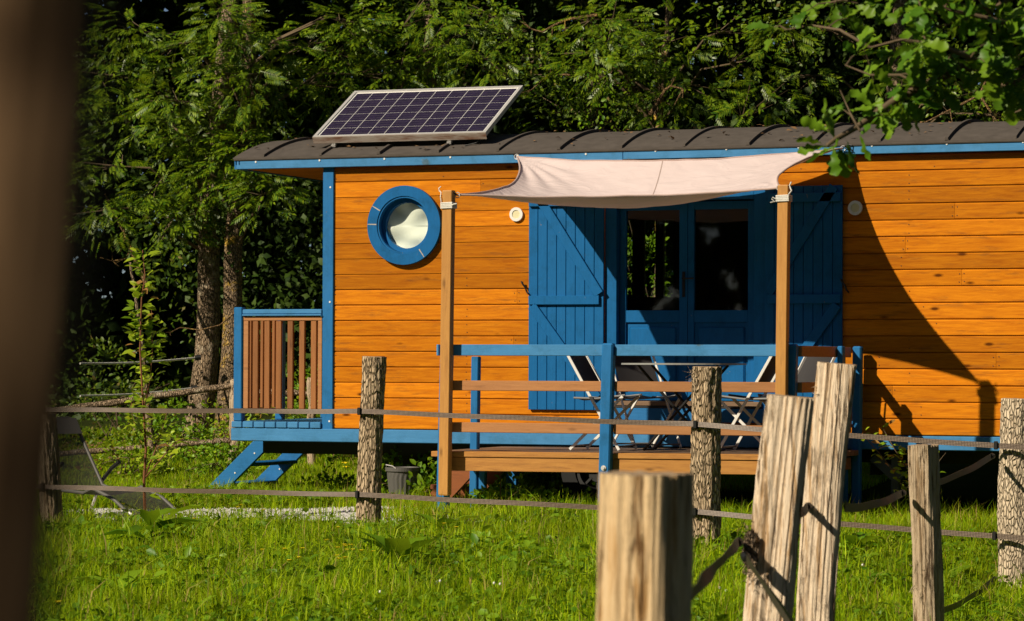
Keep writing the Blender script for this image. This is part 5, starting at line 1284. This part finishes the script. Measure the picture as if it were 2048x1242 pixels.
# ------------------------------------------------------------------ grass
def infrust(x, y, margin=150, near=13.5):
    z = gz(x, y); d = np.stack([x - CAM.x, y - CAM.y, z - CAM.z], -1); D = d @ np.array(fw)
    px = 1024 + FPX * (d @ np.array(rt)) / D
    return (D > near) & (px > -margin) & (px < 2048 + margin)
def blades(n, lo, hi, hmin, hmax, wd, keep, name, label, mat='grass', lean=.35):
    P_ = rng.uniform(lo, hi, (n, 2)); k = infrust(P_[:, 0], P_[:, 1]) & keep(P_[:, 0], P_[:, 1]); P_ = P_[k]; n = len(P_)
    x, y = P_.T; z = gz(x, y)
    tall_ = .38 + .30 * np.sin(x * 2.3 + np.sin(y * 3.1)) * np.sin(y * 1.9 + 1) + .38 * np.sin(x * 9.1 + 2 * np.sin(y * 4.3)) * np.sin(y * 7.7 + 1.5 * np.sin(x * 5.1)) + rng.normal(0, .2, n)
    tall_ = np.where((x > -4) & (x < .9) & (y < -3.0) & (y > -5.2), tall_ * .3, tall_); tall_ = np.clip(tall_, .02, 1.3)
    h = (hmin + (hmax - hmin) * np.clip(tall_, 0, 1.2) * rng.uniform(.4, 1, n) ** 1.3)
    a = rng.uniform(0, 6.283, n); la = rng.uniform(0, 6.283, n); ln = h * np.abs(rng.normal(0, lean, n)); w_ = wd * rng.uniform(.6, 1.4, n)
    cx, cy = np.cos(a) * w_, np.sin(a) * w_; lx, ly = np.cos(la) * ln, np.sin(la) * ln
    V = np.stack([np.stack([x - cx, y - cy, z - .01], -1), np.stack([x + cx, y + cy, z - .01], -1),
                  np.stack([x - cx * .8 + lx * .35, y - cy * .8 + ly * .35, z + h * .6], -1), np.stack([x + cx * .8 + lx * .35, y + cy * .8 + ly * .35, z + h * .6], -1),
                  np.stack([x + lx * 1.3, y + ly * 1.3, z + h * (1 - .25 * np.clip(ln / h, 0, 1))], -1)], 1).reshape(-1, 3)
    F = (np.array([(0, 1, 3), (0, 3, 2), (2, 3, 4)])[None] + 5 * np.arange(n)[:, None, None]).reshape(-1, 3)
    return V, F
def under(x, y):   # built over or bare ground
    w1 = (x > -1.9) & (y > .3) & (y < 2.5)
    d1 = (x > .2) & (x < 3.1) & (y > -1.3) & (y < .3)
    return w1 | d1
rnd = lambda x: rng.random(len(x))
Vf, Ff = blades(500000, (-5.5, -12.0), (8.5, .6), .045, .22, .0040, lambda x, y: (~under(x, y) | (rnd(x) < .12)) & (~gravel_mask(x, y) | (rnd(x) < .03)), '', '')
tag(npmesh('grass', Vf, Ff, M['grass'], kind='stuff'), 'sunlit uncut meadow grass in front of the wagon')
Vf, Ff = blades(130000, (-10.5, .6), (2.5, 7.0), .05, .16, .0045, lambda x, y: ~under(x, y), '', '')
tag(npmesh('grass', Vf, Ff, M['grass'], kind='stuff'), 'long grass of the lawn between the wagon and the wood')
Vf, Ff = blades(34000, (-5.5, -12.0), (8.5, .0), .16, .36, .0032, lambda x, y: ~under(x, y) & ~gravel_mask(x, y), '', '', lean=.5)
tag(npmesh('tall_grass', Vf, Ff, M['grass'], kind='stuff'), 'scattered taller seeding grass stalks')
Vf, Ff = blades(9000, (-.3, -2.6), (5.0, -1.35), .10, .30, .0035, lambda x, y: rnd(x) < .8, '', '', lean=.4)
tag(npmesh('tall_grass', Vf, Ff, M['grass'], kind='stuff'), 'taller grass growing along the front of the deck')
# clover and small broad leaves in the sward
n = 95000; P2 = rng.uniform((-5.5, -12), (8.5, .4), (n, 2)); f_ = np.sin(P2[:, 0] * 1.3 + 2) * np.sin(P2[:, 1] * 1.1) + .5 * np.sin(P2[:, 0] * 3.3 - P2[:, 1] * 2.2)
k = infrust(P2[:, 0], P2[:, 1]) & (f_ > -.35) & ~gravel_mask(P2[:, 0], P2[:, 1]) & ~((P2[:, 0] > .2) & (P2[:, 1] > -.9)) & ~((P2[:, 0] > -4) & (P2[:, 0] < .9) & (P2[:, 1] < -2.8) & (P2[:, 1] > -4.8) & (rng.random(n) < .75)); P2 = P2[k]; n = len(P2)
P3 = np.stack([P2[:, 0], P2[:, 1], gz(P2[:, 0], P2[:, 1]) + rng.uniform(.02, .13, n)], -1); D_ = unit(n); D_[:, 2] *= .4
v, f = scatter(leaf_six(1, .6), P3, D_, np.tile([0, 0, 1.], (n, 1)) + rng.normal(0, .4, (n, 3)), rng.uniform(.02, .055, n) * rng.choice([1, 1, 1, 1.8], n))
tag(npmesh('ground_cover', v, f, M['weed'], kind='stuff'), 'clover and small broad leaved weeds among the grass')
# brown leaf litter at the foot of the wood
n = 5000; P2 = rng.uniform((-9, 4.4), (1, 6.5), (n, 2)); P3 = np.stack([P2[:, 0], P2[:, 1], gz(P2[:, 0], P2[:, 1]) + .04], -1); D_ = unit(n); D_[:, 2] *= .3
M['litter'] = plain('dead_leaves', (0.22, 0.12, 0.05), 0.8)
v, f = scatter(leaf_diamond(1, .6), P3, D_, np.tile([0, -.3, 1.], (n, 1)) + rng.normal(0, .4, (n, 3)), rng.uniform(.04, .09, n))
tag(npmesh('leaf_litter', v, f, M['litter'], kind='stuff'), 'brown leaf litter at the edge of the wood')

v, f = scatter(leaf_diamond(1, .55), np.stack(LITTER, -1), unit(260) * [1, 1, .15], np.tile([0, -.1, 1.], (260, 1)) + rng.normal(0, .25, (260, 3)), rng.uniform(.03, .07, 260))
tag(npmesh('roof_litter', v, f, M['litter'], kind='stuff'), 'dead leaves fallen on the curved wagon roof')
# dock plants with broad leaves
def dock(x, y, n, L, label, tilt=.5, tall_=0):
    z = float(gz(x, y)); E_ = empty('dock_plant', (x, y, z), label, 'plant', 'broad leaved weeds in the meadow')
    T = leaf_six(1, .42, .2, .3); proto = None
    for k in range(n):
        a = random.uniform(0, 6.28); d_ = np.array([[math.cos(a), math.sin(a), random.uniform(.2, 1.0) * tilt * 2]]); nr = np.array([[-math.cos(a) * .5, -math.sin(a) * .5, 1.]])
        if proto is None: proto = o_ = npmesh('leaf', T[0], T[1], M['weed'], E_, smooth=True)
        else: o_ = dup(proto, E_)
        o_.matrix_basis = Matrix.Translation(Vector((0, 0, .05 + tall_ * k / n))) @ Matrix(frames(d_, nr)[0].tolist()).to_4x4() @ Matrix.Scale(L * 1.3 * random.uniform(.65, 1.15), 4)
    if tall_: obj('stem', *tube([(0, 0, -.02), (.01, 0, tall_ * .6), (.0, .01, tall_ + .05)], [.006, .005, .003], 6), M['weed'], E_, world=False)
def gnd(px, py):
    D = 20.0
    for _ in range(25):
        p = at(px, py, D); e_ = p.z - float(gz(p.x, p.y)); D += e_ * 14
        D = max(12, min(34, D))
    return p
for px, py, n, L, lab, ti, ta in ((800, 1150, 7, .30, 'big dock plant right of the bark covered post foot', .8, 0), (880, 1080, 6, .26, 'dock plant at the foot of the left pine post', .6, 0), (300, 1110, 8, .26, 'dock plant below the sun lounger', .45, .18),
                              (240, 1205, 6, .2, 'dock plant at the lower left', .5, 0), (1230, 1060, 6, .2, 'dock plant under the middle of the deck front', .6, 0), (330, 1090, 7, .24, 'dock plant beside the sapling foot', .5, .14), (600, 1190, 5, .18, 'dock plant in the grass left of the round post', .4, 0),
                              (1710, 1120, 7, .2, 'dock plant right of the tallest split post', .5, 0), (470, 1230, 5, .2, 'dock plant at the bottom left edge', .4, 0), (640, 1215, 5, .16, 'small dock plant at bottom centre left', .4, 0), (1900, 1180, 5, .2, 'dock plant between the slim split post and the right edge post', .7, 0)):
    p = gnd(px, py); dock(p.x, p.y, n, L, lab, ti, ta)
# buttercups
BL = ['leftmost buttercup of the loose middle row', 'buttercup just right of the leftmost one in the loose row', 'lower left buttercup of the loose row', 'buttercup low between the loose row and the close cluster'] + ['yellow buttercup in the close cluster left of the big dock plant'] * 12 + [
      'single buttercup above the cluster, left of the round post foot', 'buttercup beside the front leg of the sun lounger', 'lower of two buttercups on the far edge of the gravel', 'upper of two buttercups on the far edge of the gravel', 'buttercup standing before the middle of the gravel strip',
      'lower of two buttercups under the sun lounger', 'upper of two buttercups under the sun lounger', 'buttercup at the foot of the left pine post', 'buttercup just right of the left pine post foot', 'buttercup alone at the lower left corner', 'dim buttercup at the upper left of the close cluster']
def buttercup(px, py, k):
    p = gnd(px, py + 40); h = .165 + random.uniform(0, .02); E_ = empty('buttercup', (p.x, p.y, float(gz(p.x, p.y))), BL[k], 'flower', 'yellow buttercups in the meadow')
    obj('stem', *tube([(0, 0, 0), (.004, 0, h * .5), (0, .002, h)], .0012, 4), M['weed'], E_, world=False)
    V, F = [(0, 0, h)], []
    for i in range(10): t = 2 * math.pi * i / 10; r_ = .019 if i % 2 == 0 else .015; V.append((r_ * math.cos(t), r_ * math.sin(t), h + .012))
    for i in range(10): F.append([0, 1 + i, 1 + (i + 1) % 10])
    obj('bloom', V, F, M['petal'], E_, world=False)
for k, (x, y) in enumerate([(568, 1115), (604, 1118), (577, 1147), (597, 1140), (675, 1115), (690, 1108), (693, 1120), (705, 1119), (722, 1121), (747, 1120), (673, 1130), (678, 1141), (690, 1138), (524, 1121), (688, 1106), (700, 1107),
                                (676, 1067), (387, 1051), (475, 1022), (482, 1016), (527, 1031), (238, 1025), (246, 1013), (888, 1064), (912, 1072), (116, 1236), (652, 1097)]): buttercup(x, y, k)
for k, (x, y) in enumerate([(988, 1184), (1000, 1186), (1440, 1196), (1725, 1140), (1452, 1205), (760, 1205), (880, 1180)]):
    p = gnd(x, y + 36); E_ = empty('white_clover', (p.x, p.y, float(gz(p.x, p.y))), ('tiny white clover flower, left one of the pair at bottom centre', 'tiny white clover flower, right one of the pair at bottom centre', 'tiny white clover flower beside the leaning slab foot', 'tiny white clover flower between the tallest and the slim split post', 'tiny white clover flower low beside the leaning slab', 'tiny white clover flower below the big dock plant', 'tiny white clover flower right of the big dock plant')[k], 'flower', 'white clover flowers in the meadow')
    h = .15; obj('stem', *tube([(0, 0, 0), (0, .002, h)], .0012, 4), M['weed'], E_, world=False)
    obj('bloom', [(.008 * math.cos(a) * math.cos(b), .008 * math.sin(a) * math.cos(b), h + .008 * math.sin(b)) for b in (-1.2, -.4, .4, 1.2) for a in [k_ * math.pi / 3 for k_ in range(6)]], [[j * 6 + i, j * 6 + (i + 1) % 6, j * 6 + 6 + (i + 1) % 6, j * 6 + 6 + i] for j in range(3) for i in range(6)] + [[18, 19, 20, 21, 22, 23]], M['white'], E_, world=False)
# yellow iris blooms below the wagon
for x, y in ((690, 928), (692, 936)):
    p = aty(x, y, 3.6); E_ = empty('yellow_flower', (p.x, p.y, float(gz(p.x, p.y))), ('upper' if y < 930 else 'lower') + ' of two bright yellow blooms in the bushes below the wagon sill', 'flower', 'yellow blooms behind the wagon')
    h = p.z - E_.location.z; obj('stem', *tube([(0, 0, 0), (0, 0, h)], .003, 4), M['weed'], E_, world=False)
    V, F = [], []
    for i in range(6):
        t = 2 * math.pi * i / 6; o = len(V); V += [(0, 0, h), (.03 * math.cos(t - .4), .03 * math.sin(t - .4), h + .02), (.045 * math.cos(t), .045 * math.sin(t), h + .01), (.03 * math.cos(t + .4), .03 * math.sin(t + .4), h + .02)]; F.append([o, o + 1, o + 2, o + 3])
    obj('bloom', V, F, M['petal'], E_, world=False)
